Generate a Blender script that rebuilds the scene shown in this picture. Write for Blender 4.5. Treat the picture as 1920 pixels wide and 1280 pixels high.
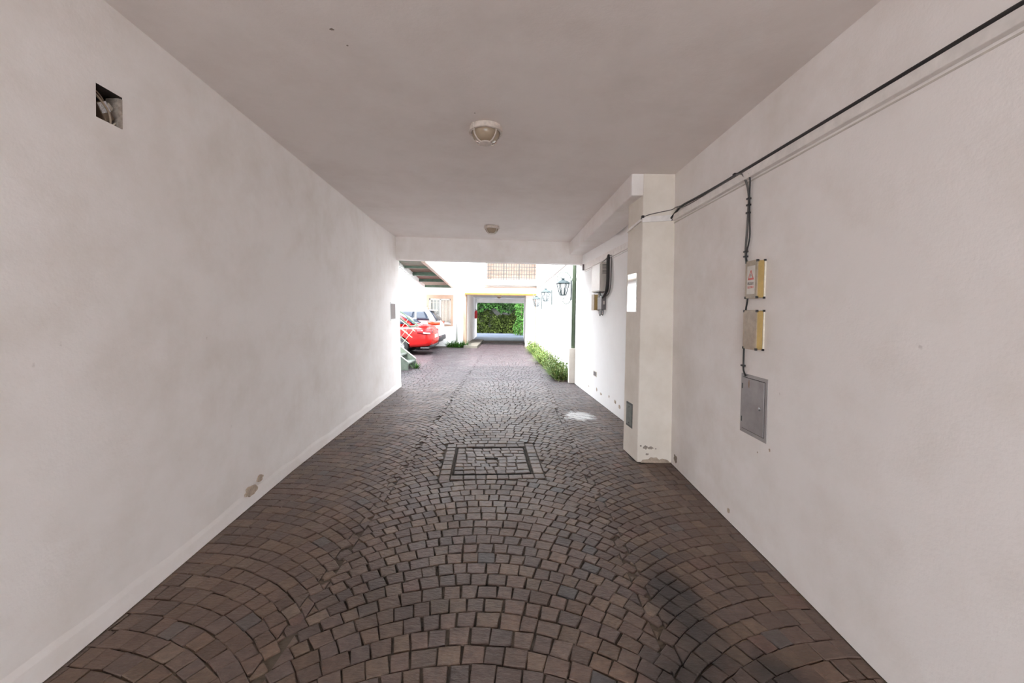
import bpy, bmesh, math, random
from mathutils import Vector, Matrix
random.seed(7)
for o in list(bpy.data.objects): bpy.data.objects.remove(o, do_unlink=True)
scene = bpy.context.scene
COL = scene.collection

# ------------------------------------------------------------------ camera
PITCH, ROLL, EYE = 0.0282, 0.0149, 1.60
cp, sp, cr, sr = math.cos(PITCH), math.sin(PITCH), math.cos(ROLL), math.sin(ROLL)
fwd = Vector((0, cp, -sp)); upv = Vector((0, sp, cp)); rtv = Vector((1, 0, 0))
right = rtv * cr + upv * sr; up = -rtv * sr + upv * cr
cam = bpy.data.cameras.new('camera'); co = bpy.data.objects.new('camera', cam); COL.objects.link(co)
m = Matrix.Identity(4)
for i in range(3):
    m[i][0] = right[i]; m[i][1] = up[i]; m[i][2] = -fwd[i]
m[2][3] = EYE
co.matrix_world = m
cam.sensor_width = 36; cam.lens = 760 / 1920 * 36
cam.shift_y = -(640 - 604.8) / 1920
cam.clip_start = 0.02; cam.clip_end = 300
scene.camera = co

# ------------------------------------------------------------------ sky, sun, exposure
world = bpy.data.worlds.new('sky'); scene.world = world; world.use_nodes = True
bg = world.node_tree.nodes['Background']
bg.inputs[0].default_value = (0.86, 0.93, 1.0, 1); bg.inputs[1].default_value = 1.7
sd = bpy.data.lights.new('sun', 'SUN'); sd.energy = 2.0; sd.angle = math.radians(2.0); sd.color = (1, 0.96, 0.92)
so = bpy.data.objects.new('sun', sd); COL.objects.link(so)
so.rotation_euler = Vector((0.16, 0.60, -1.0)).to_track_quat('-Z', 'Y').to_euler()
so.location = (-6, 10, 14)
scene.view_settings.view_transform = 'Standard'; scene.view_settings.look = 'None'
scene.view_settings.gamma = 1; scene.view_settings.use_curve_mapping = False
scene.view_settings.exposure = 2.56
try:
    scene.cycles.max_bounces = 14; scene.cycles.diffuse_bounces = 10
except Exception: pass

# ------------------------------------------------------------------ materials
def nmat(name):
    mt = bpy.data.materials.new(name); mt.use_nodes = True
    nt = mt.node_tree; b = nt.nodes['Principled BSDF']
    return mt, nt, b
def nd(nt, t, **kw):
    n = nt.nodes.new(t)
    for k, v in kw.items(): setattr(n, k, v)
    return n
def noise(nt, scale, detail=4, rough=0.55, vec=None):
    n = nd(nt, 'ShaderNodeTexNoise'); n.inputs['Scale'].default_value = scale
    n.inputs['Detail'].default_value = detail; n.inputs['Roughness'].default_value = rough
    if vec is not None: nt.links.new(vec, n.inputs['Vector'])
    return n
def ramp(nt, fac, stops):
    r = nd(nt, 'ShaderNodeValToRGB'); nt.links.new(fac, r.inputs[0])
    e = r.color_ramp.elements
    while len(e) < len(stops): e.new(0.5)
    for i, (p, c) in enumerate(stops):
        e[i].position = p; e[i].color = c if len(c) == 4 else (*c, 1)
    return r
def g(v): return (v, v, v, 1)
def mixc(nt, fac, a, b, blend='MIX'):
    n = nd(nt, 'ShaderNodeMix', data_type='RGBA', blend_type=blend)
    if isinstance(fac, (int, float)): n.inputs[0].default_value = fac
    else: nt.links.new(fac, n.inputs[0])
    for s, v in ((6, a), (7, b)):
        if isinstance(v, tuple): n.inputs[s].default_value = v if len(v) == 4 else (*v, 1)
        else: nt.links.new(v, n.inputs[s])
    return n.outputs[2]
def math_(nt, op, a, b=0.0):
    n = nd(nt, 'ShaderNodeMath', operation=op)
    for i, v in enumerate((a, b)):
        if isinstance(v, (int, float)): n.inputs[i].default_value = v
        else: nt.links.new(v, n.inputs[i])
    return n.outputs[0]
def bump(nt, b, height, strength=0.2, dist=0.01, prev=None):
    n = nd(nt, 'ShaderNodeBump'); n.inputs['Strength'].default_value = strength; n.inputs['Distance'].default_value = dist
    nt.links.new(height, n.inputs['Height'])
    if prev is not None: nt.links.new(prev, n.inputs['Normal'])
    nt.links.new(n.outputs[0], b.inputs['Normal']); return n.outputs[0]
def pos(nt): return nd(nt, 'ShaderNodeNewGeometry').outputs['Position']
def simple(name, col, rough=0.5, metal=0.0, var=0.12, scale=30, bmp=0.0):
    mt, nt, b = nmat(name); p = nd(nt, 'ShaderNodeTexCoord').outputs['Object']
    n = noise(nt, scale, 4, 0.6, p)
    lo = tuple(c * (1 - var) for c in col); hi = tuple(min(1, c * (1 + var)) for c in col)
    r = ramp(nt, n.outputs[0], [(0.3, lo), (0.7, hi)])
    nt.links.new(r.outputs[0], b.inputs['Base Color'])
    b.inputs['Roughness'].default_value = rough; b.inputs['Metallic'].default_value = metal
    if bmp: bump(nt, b, n.outputs[0], bmp, 0.004)
    return mt
def blob(nt, p, c, rad, soft=0.5, nz=None, amp=0.0):
    """mask around a world point (x, y), irregular edge from noise"""
    s = nd(nt, 'ShaderNodeVectorMath', operation='SUBTRACT'); nt.links.new(p, s.inputs[0]); s.inputs[1].default_value = (c[0], c[1], 0)
    d = nd(nt, 'ShaderNodeVectorMath', operation='DIVIDE'); nt.links.new(s.outputs[0], d.inputs[0]); d.inputs[1].default_value = (rad[0], rad[1], 1e6)
    l = nd(nt, 'ShaderNodeVectorMath', operation='LENGTH'); nt.links.new(d.outputs[0], l.inputs[0])
    v = l.outputs['Value']
    if nz is not None: v = math_(nt, 'ADD', v, math_(nt, 'MULTIPLY', math_(nt, 'SUBTRACT', nz, 0.5), amp))
    r = nd(nt, 'ShaderNodeMapRange'); nt.links.new(v, r.inputs[0])
    r.inputs[1].default_value = 1.0; r.inputs[2].default_value = 1.0 - soft; r.inputs[3].default_value = 0; r.inputs[4].default_value = 1
    return r.outputs[0]
def plaster(name, base, stain, amt=0.5, rough=0.8, bs=0.25):
    mt, nt, b = nmat(name); p = pos(nt)
    n1 = noise(nt, 0.9, 5, 0.6, p); n2 = noise(nt, 3.5, 6, 0.65, p); n3 = noise(nt, 70, 3, 0.6, p); n4 = noise(nt, 9, 3, 0.5, p)
    v = math_(nt, 'MULTIPLY', n1.outputs[0], n2.outputs[0])
    r = ramp(nt, v, [(0.18, g(0)), (0.42, g(amt))])
    c = mixc(nt, r.outputs[0], base, stain)
    sp_ = noise(nt, 16, 2, 0.5, p); r2 = ramp(nt, sp_.outputs[0], [(0.77, g(0)), (0.82, g(0.35))])
    c = mixc(nt, r2.outputs[0], c, (0.42, 0.36, 0.33))
    nt.links.new(c, b.inputs['Base Color']); b.inputs['Roughness'].default_value = rough
    b.inputs['Specular IOR Level'].default_value = 0.25
    b1 = bump(nt, b, n4.outputs[0], bs * 0.6, 0.012)
    bump(nt, b, n3.outputs[0], bs, 0.004, b1)
    return mt
M = {}
M['wall'] = plaster('plaster_wall', (0.925, 0.885, 0.865), (0.79, 0.73, 0.68), 0.65)
M['ceil'] = plaster('plaster_ceiling', (0.86, 0.80, 0.77), (0.74, 0.67, 0.63), 0.55)
M['pillar'] = plaster('plaster_pillar', (0.83, 0.77, 0.695), (0.66, 0.59, 0.50), 0.6)
M['white_wall'] = plaster('plaster_white', (0.93, 0.92, 0.91), (0.84, 0.82, 0.80), 0.4)
M['orange'] = simple('orange_glow_render', (0.42, 0.16, 0.04), 0.8, 0, 0.1, 6)  # orange render with the bounce glow under the lintel put into its colour
M['peach'] = simple('peach_render', (0.42, 0.28, 0.20), 0.8, 0, 0.08, 6)
M['bare'] = simple('bare_plaster', (0.46, 0.37, 0.29), 0.95, 0, 0.25, 25, 0.5)
M['bare_grey'] = simple('bare_cement', (0.30, 0.25, 0.21), 0.95, 0, 0.3, 30, 0.6)
M['cement'] = simple('niche_cement', (0.36, 0.31, 0.27), 0.95, 0, 0.35, 35, 0.8)
M['dark'] = simple('dark_gap', (0.02, 0.018, 0.016), 0.9)
M['green'] = simple('green_paint', (0.10, 0.155, 0.11), 0.55, 0, 0.25, 8)
M['sage'] = simple('sage_paint', (0.17, 0.21, 0.17), 0.6, 0, 0.25, 10)
M['cream_metal'] = simple('cream_paint', (0.62, 0.55, 0.46), 0.5, 0, 0.15, 20)
M['lamp_white'] = simple('lamp_enamel', (0.66, 0.58, 0.52), 0.45, 0, 0.18, 25)
M['trunk'] = simple('trunking_plastic', (0.84, 0.80, 0.77), 0.5, 0, 0.08, 15)
M['bal_dark'] = simple('dark_rail', (0.045, 0.05, 0.048), 0.6)
M['niche'] = simple('niche_shaded_cement', (0.07, 0.055, 0.045), 0.95, 0, 0.4, 30, 0.6)  # cement darkened: shade inside the deep hole put into the colour
M['black'] = simple('black_rubber', (0.016, 0.015, 0.016), 0.5)
M['grey_cable'] = simple('grey_cable', (0.13, 0.12, 0.115), 0.55)
M['box_lid'] = simple('box_lid', (0.37, 0.29, 0.20), 0.45, 0, 0.2, 22)
M['box_side'] = simple('box_side', (0.43, 0.29, 0.10), 0.5, 0, 0.12, 20)
M['box_rim'] = simple('box_rim', (0.78, 0.72, 0.60), 0.5)
M['steel'] = simple('grey_steel', (0.33, 0.31, 0.31), 0.45, 0.25, 0.16, 7)
M['steel_frame'] = simple('grey_steel_frame', (0.36, 0.335, 0.33), 0.55, 0.1, 0.12, 9)
M['steel_dark'] = simple('dark_steel', (0.10, 0.10, 0.095), 0.5, 0.5, 0.3, 30)
M['rust'] = simple('rust', (0.28, 0.12, 0.05), 0.9, 0, 0.3, 40)
M['chrome'] = simple('chrome', (0.7, 0.7, 0.7), 0.2, 1.0)
M['vent'] = simple('vent_metal', (0.20, 0.21, 0.19), 0.5, 0.3, 0.2, 15)
M['cab'] = simple('cabinet_paint', (0.62, 0.57, 0.52), 0.5, 0, 0.08, 10)
M['meter'] = simple('meter_grey', (0.17, 0.155, 0.16), 0.5, 0, 0.2, 25)
M['paper'] = simple('sign_white', (0.66, 0.61, 0.54), 0.5, 0, 0.06, 25)
M['red_print'] = simple('red_print', (0.62, 0.06, 0.04), 0.5)
M['black_print'] = simple('black_print', (0.03, 0.03, 0.03), 0.5)
M['teal'] = simple('lantern_paint', (0.05, 0.075, 0.08), 0.5, 0.1, 0.2, 20)
M['pipe_green'] = simple('downpipe_green', (0.13, 0.175, 0.11), 0.5, 0, 0.15, 5)
M['white_paint'] = simple('white_paint', (0.80, 0.79, 0.77), 0.5, 0, 0.05, 10)
M['conc'] = simple('concrete', (0.13, 0.12, 0.10), 0.9, 0, 0.2, 6, 0.3)
M['tun_floor'] = simple('tunnel_concrete', (0.075, 0.09, 0.125), 0.6, 0, 0.12, 3, 0.1)  # blue of the sky sheen is put into this concrete colour
M['street'] = simple('street_pavement', (0.42, 0.40, 0.38), 0.9, 0, 0.15, 4, 0.1)
M['red_car'] = simple('red_car_paint', (0.50, 0.008, 0.008), 0.22, 0.0, 0.02, 5)
M['white_car'] = simple('silver_car_paint', (0.78, 0.78, 0.80), 0.22, 0.1, 0.02, 5)
M['tyre'] = simple('tyre', (0.02, 0.02, 0.022), 0.8)
M['rim'] = simple('alloy', (0.55, 0.55, 0.57), 0.3, 0.8)
M['car_glass'] = simple('car_glass', (0.03, 0.04, 0.06), 0.06, 0.0, 0.05)
M['plastic'] = simple('car_plastic', (0.05, 0.05, 0.055), 0.6)
M['tail_dark'] = simple('tail_lamp', (0.30, 0.015, 0.02), 0.1)
M['tail_red'] = simple('tail_lamp_orange', (0.72, 0.07, 0.02), 0.1)
M['wood'] = simple('weathered_board', (0.16, 0.11, 0.08), 0.85, 0, 0.35, 14, 0.3)
M['tread'] = simple('stair_tread', (0.16, 0.175, 0.155), 0.8, 0, 0.2, 10)
M['cream_rail'] = simple('cream_rail', (0.40, 0.41, 0.33), 0.6, 0, 0.15, 10)
M['leaf_dark'] = simple('ivy_leaf', (0.018, 0.050, 0.010), 0.85, 0, 0.75, 1.8)
M['leaf_brown'] = simple('hedge_leaf', (0.032, 0.046, 0.009), 0.9, 0, 0.8, 2.2)
M['leaf_bright'] = simple('bright_leaf', (0.04, 0.11, 0.018), 0.5, 0, 0.55, 3)
M['grass'] = simple('strip_leaf', (0.25, 0.36, 0.07), 0.6, 0, 0.6, 5)
M['stalk'] = simple('dry_stalk', (0.46, 0.40, 0.38), 0.8)
M['soil'] = simple('soil', (0.10, 0.07, 0.05), 0.95, 0, 0.3, 12, 0.5)
M['curtain'] = simple('curtain', (0.55, 0.49, 0.43), 0.9)
M['winglass'] = simple('window_glass', (0.35, 0.36, 0.34), 0.05)
M['ext'] = simple('extinguisher_red', (0.55, 0.015, 0.02), 0.35)
M['label'] = simple('printed_label', (0.55, 0.54, 0.55), 0.7, 0, 0.45, 220)
M['brown_box'] = simple('brown_plastic', (0.18, 0.13, 0.09), 0.6)
M['connector'] = simple('white_connector', (0.68, 0.64, 0.56), 0.5)
M['wire'] = simple('beige_wire', (0.35, 0.27, 0.20), 0.6)

def glass(name, col, rough, trans):
    mt, nt, b = nmat(name); b.inputs['Base Color'].default_value = (*col, 1)
    b.inputs['Roughness'].default_value = rough; b.inputs['Transmission Weight'].default_value = trans
    return mt
M['bowl'] = glass('frosted_bowl', (0.46, 0.36, 0.26), 0.16, 0.2)
M['lan_glass'] = glass('lantern_glass', (0.9, 0.9, 0.9), 0.05, 0.0); M['lan_glass'].node_tree.nodes['Principled BSDF'].inputs['Alpha'].default_value = 0.05
for k_ in ('leaf_dark', 'leaf_brown', 'leaf_bright'): M[k_].node_tree.nodes['Principled BSDF'].inputs['Specular IOR Level'].default_value = 0.12
mt, nt, b = nmat('mirror_sheet'); b.inputs['Base Color'].default_value = (0.85, 0.84, 0.82, 1); b.inputs['Roughness'].default_value = 0.07; b.inputs['Metallic'].default_value = 0.85
M['mirror'] = mt
# pale brickwork at the back of the balcony
mt, nt, b = nmat('pale_brick'); tc = nd(nt, 'ShaderNodeTexCoord').outputs['Object']
mp = nd(nt, 'ShaderNodeMapping'); nt.links.new(tc, mp.inputs[0]); mp.inputs['Rotation'].default_value = (math.pi / 2, 0, 0)
br = nd(nt, 'ShaderNodeTexBrick'); nt.links.new(mp.outputs[0], br.inputs[0]); br.inputs['Scale'].default_value = 4.5
br.inputs['Color1'].default_value = (0.27, 0.16, 0.115, 1); br.inputs['Color2'].default_value = (0.33, 0.235, 0.185, 1); br.inputs['Mortar'].default_value = (0.28, 0.25, 0.22, 1)
nt.links.new(br.outputs[0], b.inputs['Base Color']); b.inputs['Roughness'].default_value = 0.9
M['brick'] = mt

def stone_material(name, bed=False):
    mt, nt, b = nmat(name); p = pos(nt)
    n1 = noise(nt, 1.3, 4, 0.6, p); n2 = noise(nt, 22, 5, 0.65, p); n3 = noise(nt, 5, 4, 0.6, p)
    sep = nd(nt, 'ShaderNodeSeparateXYZ'); nt.links.new(p, sep.inputs[0])
    if bed:
        r = ramp(nt, n3.outputs[0], [(0.35, (0.03, 0.024, 0.02)), (0.6, (0.10, 0.08, 0.062))])
        c = r.outputs[0]
        tan = blob(nt, p, (1.35, 2.1), (0.75, 1.3), 0.7, n3.outputs[0], 1.2)
        c = mixc(nt, tan, c, (0.25, 0.19, 0.13))
        tan = blob(nt, p, (-1.75, 1.9), (0.9, 1.8), 0.7, n3.outputs[0], 1.2)
        c = mixc(nt, tan, c, (0.19, 0.15, 0.11))
    else:
        at = nd(nt, 'ShaderNodeAttribute', attribute_name='col')
        r = ramp(nt, n2.outputs[0], [(0.25, g(0.62)), (0.75, g(1.3))])
        c = mixc(nt, 1.0, at.outputs[0], r.outputs[0], 'MULTIPLY')
        # brown dirt film along both walls
        for cc, rr in (((-1.9, 2.2), (1.1, 2.6)), ((1.65, 2.6), (0.7, 2.4))):
            k = blob(nt, p, cc, rr, 0.9, n3.outputs[0], 0.5)
            c = mixc(nt, math_(nt, 'MULTIPLY', k, 0.4), c, (0.15, 0.095, 0.065))
    # oil marks of the wheel tracks
    for cc, rr, a in (((0.95, 2.2), (0.22, 0.55), 0.8), ((0.8, 1.75), (0.28, 0.25), 0.7), ((1.2, 1.75), (0.18, 0.2), 0.75), ((-0.62, 2.25), (0.5, 0.4), 0.35)):
        k = blob(nt, p, cc, rr, 0.7, n3.outputs[0], 0.9)
        c = mixc(nt, math_(nt, 'MULTIPLY', k, a), c, (0.02, 0.017, 0.017))
    # spilt white lime
    k = blob(nt, p, (1.06, 6.22), (0.26, 0.30), 0.45, noise(nt, 9, 4, 0.6, p).outputs[0], 1.5)
    c = mixc(nt, math_(nt, 'MULTIPLY', k, 0.85), c, (0.74, 0.74, 0.74))
    nt.links.new(c, b.inputs['Base Color'])
    if bed: b.inputs['Roughness'].default_value = 0.95
    else:
        rr_ = ramp(nt, n1.outputs[0], [(0.3, g(0.42)), (0.7, g(0.62))])
        nt.links.new(rr_.outputs[0], b.inputs['Roughness']); b.inputs['Specular IOR Level'].default_value = 0.5
    mp = nd(nt, 'ShaderNodeMapping'); nt.links.new(p, mp.inputs[0]); mp.inputs['Rotation'].default_value = (0, 0, 0.6); mp.inputs['Scale'].default_value = (1, 2.6, 1)
    n5 = noise(nt, 26, 5, 0.6, mp.outputs[0])
    bump(nt, b, n5.outputs[0], 0.7, 0.012)
    return mt
M['sett'] = stone_material('porphyry_sett')
M['bed'] = stone_material('joint_bed', True)

# ------------------------------------------------------------------ mesh helpers
ORG = {}
def org(o): return ORG.get(o.name, Vector((0, 0, 0))) if o is not None else Vector((0, 0, 0))
class MB:
    def __init__(s): s.v = []; s.f = []
    def add(s, vs, fs):
        k = len(s.v); s.v += [Vector(p) for p in vs]; s.f += [tuple(i + k for i in f) for f in fs]; return s
    def box(s, x0, x1, y0, y1, z0, z1):
        return s.add([(x0, y0, z0), (x1, y0, z0), (x1, y1, z0), (x0, y1, z0), (x0, y0, z1), (x1, y0, z1), (x1, y1, z1), (x0, y1, z1)],
                     [(0, 3, 2, 1), (4, 5, 6, 7), (0, 1, 5, 4), (1, 2, 6, 5), (2, 3, 7, 6), (3, 0, 4, 7)])
    def obox(s, c, ax, ay, az, h):
        """box with centre, three axes and half sizes"""
        c = Vector(c); A = [Vector(a).normalized() * k for a, k in zip((ax, ay, az), h)]
        vs = [c + A[0] * i + A[1] * j + A[2] * k for k in (-1, 1) for i, j in ((-1, -1), (1, -1), (1, 1), (-1, 1))]
        return s.add(vs, [(0, 3, 2, 1), (4, 5, 6, 7), (0, 1, 5, 4), (1, 2, 6, 5), (2, 3, 7, 6), (3, 0, 4, 7)])
    def bar(s, a, b, w, h, upd=(0, 0, 1)):
        a = Vector(a); b = Vector(b); d = (b - a); L = d.length; d.normalize(); u = Vector(upd)
        sd_ = d.cross(u)
        if sd_.length < 1e-4: sd_ = d.cross(Vector((1, 0, 0)))
        sd_.normalize(); u2 = sd_.cross(d)
        return s.obox((a + b) / 2, d, sd_, u2, (L / 2, w / 2, h / 2))
    def tube(s, path, r, n=8, cap=True):
        path = [Vector(p) for p in path]; rings = []; N = len(path)
        ref = None
        for i, p in enumerate(path):
            t = (path[min(i + 1, N - 1)] - path[max(i - 1, 0)]).normalized()
            if ref is None:
                ref = t.orthogonal().normalized()
            ref = (ref - t * ref.dot(t)).normalized(); bi = t.cross(ref)
            rr = r[i] if isinstance(r, (list, tuple)) else r
            rings.append([p + (ref * math.cos(2 * math.pi * j / n) + bi * math.sin(2 * math.pi * j / n)) * rr for j in range(n)])
        vs = [q for R_ in rings for q in R_]; fs = []
        for i in range(N - 1):
            for j in range(n):
                fs.append((i * n + j, i * n + (j + 1) % n, (i + 1) * n + (j + 1) % n, (i + 1) * n + j))
        if cap: fs += [tuple(range(n - 1, -1, -1)), tuple((N - 1) * n + j for j in range(n))]
        return s.add(vs, fs)
    def lathe(s, prof, c, n=24, axis='z', a0=0.0):
        c = Vector(c); vs = []; fs = []
        for (r, h) in prof:
            for j in range(n):
                a = a0 + 2 * math.pi * j / n; x, y = r * math.cos(a), r * math.sin(a)
                vs.append(c + (Vector((x, y, h)) if axis == 'z' else Vector((x, h, y)) if axis == 'y' else Vector((h, x, y))))
        for i in range(len(prof) - 1):
            for j in range(n):
                q = (i * n + j, i * n + (j + 1) % n, (i + 1) * n + (j + 1) % n, (i + 1) * n + j)
                fs.append(q if axis != 'y' else q[::-1])
        return s.add(vs, fs)
    def prism(s, poly, d):
        """poly: list of 3D points, extruded by vector d"""
        n = len(poly); d = Vector(d); vs = [Vector(p) for p in poly] + [Vector(p) + d for p in poly]
        fs = [tuple(range(n - 1, -1, -1)), tuple(range(n, 2 * n))] + [(i, (i + 1) % n, n + (i + 1) % n, n + i) for i in range(n)]
        return s.add(vs, fs)
    def build(s, name, mat, parent=None, smooth=False, bevel=0.0, fix=True):
        o_ = org(parent); me = bpy.data.meshes.new(name)
        me.from_pydata([tuple(v - o_) for v in s.v], [], s.f)
        if fix:
            bm = bmesh.new(); bm.from_mesh(me); bmesh.ops.recalc_face_normals(bm, faces=bm.faces); bm.to_mesh(me); bm.free()
        if smooth:
            for p in me.polygons: p.use_smooth = True
        me.materials.append(M[mat] if isinstance(mat, str) else mat)
        o = bpy.data.objects.new(name, me); COL.objects.link(o)
        ORG[o.name] = o_
        if parent is not None: o.parent = parent
        if bevel:
            bv = o.modifiers.new('bevel', 'BEVEL'); bv.width = bevel; bv.segments = 2; bv.limit_method = 'ANGLE'
        return o
def tag(o, label=None, cat=None, group=None, kind=None):
    if label: o['label'] = label
    if cat: o['category'] = cat
    if group: o['group'] = group
    if kind: o['kind'] = kind
    return o
def thing(name, label, cat, loc, group=None):
    o = bpy.data.objects.new(name, None); COL.objects.link(o); o.location = loc; o.empty_display_size = 0.1
    ORG[o.name] = Vector(loc); return tag(o, label, cat, group)
def struct(o, label, cat): return tag(o, label, cat, kind='structure')
def copy_tree(o, parent=None):
    c = o.copy(); COL.objects.link(c); c.parent = parent
    for ch in list(o.children): copy_tree(ch, c)
    return c
def lerp(tab, y):
    if y <= tab[0][0]: (a, b), (c, d) = tab[0], tab[1]
    elif y >= tab[-1][0]: (a, b), (c, d) = tab[-2], tab[-1]
    else:
        for i in range(len(tab) - 1):
            if tab[i][0] <= y <= tab[i + 1][0]: (a, b), (c, d) = tab[i], tab[i + 1]; break
    return b + (d - b) * (y - a) / (c - a)
def smoothpath(pts, k=6):
    pts = [Vector(p) for p in pts]; out = []
    for i in range(len(pts) - 1):
        p0 = pts[max(i - 1, 0)]; p1 = pts[i]; p2 = pts[i + 1]; p3 = pts[min(i + 2, len(pts) - 1)]
        for j in range(k):
            t = j / k
            out.append(0.5 * ((2 * p1) + (p2 - p0) * t + (2 * p0 - 5 * p1 + 4 * p2 - p3) * t * t + (3 * p1 - p0 - 3 * p2 + p3) * t ** 3))
    out.append(pts[-1]); return out
def text_mesh(name, s, size, mat, mtx, parent, squash=1.0):
    cu = bpy.data.curves.new(name, 'FONT'); cu.body = s; cu.size = size; cu.align_x = 'CENTER'; cu.align_y = 'CENTER'; cu.extrude = 0.0004
    t = bpy.data.objects.new('tmp', cu); COL.objects.link(t)
    dg = bpy.context.evaluated_depsgraph_get(); me = bpy.data.meshes.new_from_object(t.evaluated_get(dg))
    bpy.data.objects.remove(t, do_unlink=True)
    me.transform(Matrix.Scale(squash, 4, (1, 0, 0))); me.transform(mtx); me.transform(Matrix.Translation(-org(parent)))
    me.materials.clear(); me.materials.append(M[mat]); me.name = name
    o = bpy.data.objects.new(name, me); COL.objects.link(o); o.parent = parent; ORG[o.name] = org(parent); return o

# ------------------------------------------------------------------ main dimensions (metres)
ZC = 3.065                      # passage ceiling
Y0 = -5.0                       # street mouth of the passage
LB = [(Y0, -1.785), (1.68, -1.976), (2.13, -2.007), (2.74, -2.057), (3.98, -2.150), (6.0, -2.225), (8.42, -2.292)]
LT = [(Y0, -1.80), (1.99, -1.985), (3.21, -2.071), (6.78, -2.318), (8.42, -2.372)]
RB = [(Y0, 1.62), (1.73, 1.665), (2.44, 1.690), (3.14, 1.702), (4.31, 1.728)]
RT = [(Y0, 1.672), (1.9, 1.688), (4.31, 1.694)]
def wl(y, z): t = z / ZC; return lerp(LB, y) * (1 - t) + lerp(LT, y) * t
def wr(y, z): t = z / ZC; return lerp(RB, y) * (1 - t) + lerp(RT, y) * t
def wr2(y): return 1.673 - 0.079 * (y - 5.935)        # set-back wall beyond the pillar
def wr3(y): return 1.430 - 0.0417 * (y - 9.1)         # courtyard wall on the right
FY = 18.0                       # courtyard facade
KF = 18.0 / 17.5
def fx(x): return x * KF
def fz(z): return 1.6 + (z - 1.6) * KF

def ruled_wall(name, fn, ys, zs, th, hole=None, mat='wall'):
    mb = MB(); ny, nz = len(ys), len(zs)
    for off in (0, th):
        for y in ys:
            for z in zs: mb.v.append(Vector((fn(y, z) + off, y, z)))
    I = lambda k, i, j: k * ny * nz + i * nz + j
    for k in (0, 1):
        for i in range(ny - 1):
            for j in range(nz - 1):
                if k == 0 and hole and hole[0] - 1e-4 <= ys[i] and ys[i + 1] <= hole[1] + 1e-4 and hole[2] - 1e-4 <= zs[j] and zs[j + 1] <= hole[3] + 1e-4: continue
                mb.f.append((I(k, i, j), I(k, i + 1, j), I(k, i + 1, j + 1), I(k, i, j + 1)))
    for i in (0, ny - 1):
        for j in range(nz - 1): mb.f.append((I(0, i, j), I(0, i, j + 1), I(1, i, j + 1), I(1, i, j)))
    for j in (0, nz - 1):
        for i in range(ny - 1): mb.f.append((I(0, i, j), I(1, i, j), I(1, i + 1, j), I(0, i + 1, j)))
    return mb.build(name, mat)
HOLE = (1.947, 2.085, 2.493, 2.651)
ys = sorted(set([Y0 + 0.4 * i for i in range(36) if Y0 + 0.4 * i < 8.3] + [8.42, HOLE[0], HOLE[1]]))
zs = sorted([0, 0.5, 1.0, 1.5, 2.0, HOLE[2], HOLE[3], ZC + 0.12])
wall_left = struct(ruled_wall('wall_left', wl, ys, zs, -0.3, HOLE), 'long off-white plastered passage wall with a square hole', 'wall')
ys = [Y0 + 0.4 * i for i in range(26) if Y0 + 0.4 * i < 4.2] + [4.33]
wall_right = struct(ruled_wall('wall_right', wr, ys, [0, 0.5, 1, 1.5, 2, 2.5, ZC + 0.12], 0.3), 'off-white plastered passage wall carrying trunking and electric boxes', 'wall')
# set-back wall beyond the pillar, runs on into the courtyard
mb = MB()
mb.prism([(wr2(4.6), 4.6, 0), (wr2(9.05), 9.05, 0), (wr2(9.05) + 0.35, 9.05, 0), (wr2(4.6) + 0.35, 4.6, 0)], (0, 0, ZC + 0.12))
wall_setback = struct(mb.build('wall_setback', 'white_wall'), 'white plastered wall set back behind the square pillar', 'wall')
mb = MB()
mb.prism([(wr3(9.05), 9.05, 0), (wr3(FY + 0.3), FY + 0.3, 0), (wr3(FY + .3) + 0.4, FY + 0.3, 0), (wr3(9.05) + 0.4, 9.05, 0)], (0, 0, 5.2))
wall_court = struct(mb.build('wall_courtyard', 'white_wall'), 'sunlit white courtyard wall with three lanterns', 'wall')
# ceiling
mb = MB(); mb.prism([(-2.6, Y0, ZC), (2.1, Y0, ZC), (2.1, 8.72, ZC), (-2.6, 8.42, ZC)], (0, 0, 0.3))
ceiling = struct(mb.build('ceiling', 'ceil'), 'flat off-white plastered ceiling of the passage', 'ceiling')
# transverse beam at the end and the wall above it
BL, BR = 8.17, 8.60
mb = MB(); mb.prism([(-2.42, BL, 2.607), (1.75, BR, 2.607), (1.75, BR + 0.22, 2.607), (-2.42, BL + 0.22, 2.607)], (0, 0, ZC - 2.607 + 0.05))
beam = struct(mb.build('beam_end', 'wall', bevel=0.012), 'pale concrete beam across the far end of the passage', 'beam')
mb = MB(); mb.prism([(-2.6, BL + 0.05, ZC + 0.2), (2.1, BR + 0.05, ZC + 0.2), (2.1, BR + 0.22, ZC + 0.2), (-2.6, BL + 0.22, ZC + 0.2)], (0, 0, 2.2))
struct(mb.build('wall_upper', 'white_wall'), 'white wall of the storey above the passage beam', 'wall')
mb = MB(); mb.box(-9.5, -2.5, 8.1, 8.42, 0, 5.4)
struct(mb.build('wall_behind_stair', 'white_wall'), 'white courtyard wall beside the passage, behind the green stair', 'wall')
mb = MB(); mb.box(-9.8, -9.5, 8.1, 21, 0, 3.2)
struct(mb.build('wall_parking', 'white_wall'), 'white boundary wall at the end of the parking bays', 'wall')
# beam along the right side, protruding left of the pillar
mb = MB(); zb = 2.80
mb.prism([(1.240, 4.311, zb + 0.04), (1.60, 4.311, zb + 0.04), (1.62, BR + 0.02, zb), (1.186, BR + 0.02, zb)], (0, 0, ZC - zb))
struct(mb.build('beam_side', 'wall', bevel=0.012), 'pale plastered beam running from the pillar to the end beam', 'beam')
# pillar
mb = MB(); mb.prism([(1.362, 4.305, 0), (1.76, 4.305, 0), (1.78, 4.72, 0), (1.325, 4.72, 0)], (0, 0, ZC + 0.02))
pillar = struct(mb.build('pillar', 'pillar', bevel=0.01), 'square cream plastered pillar standing against the right wall', 'pillar')
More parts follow.
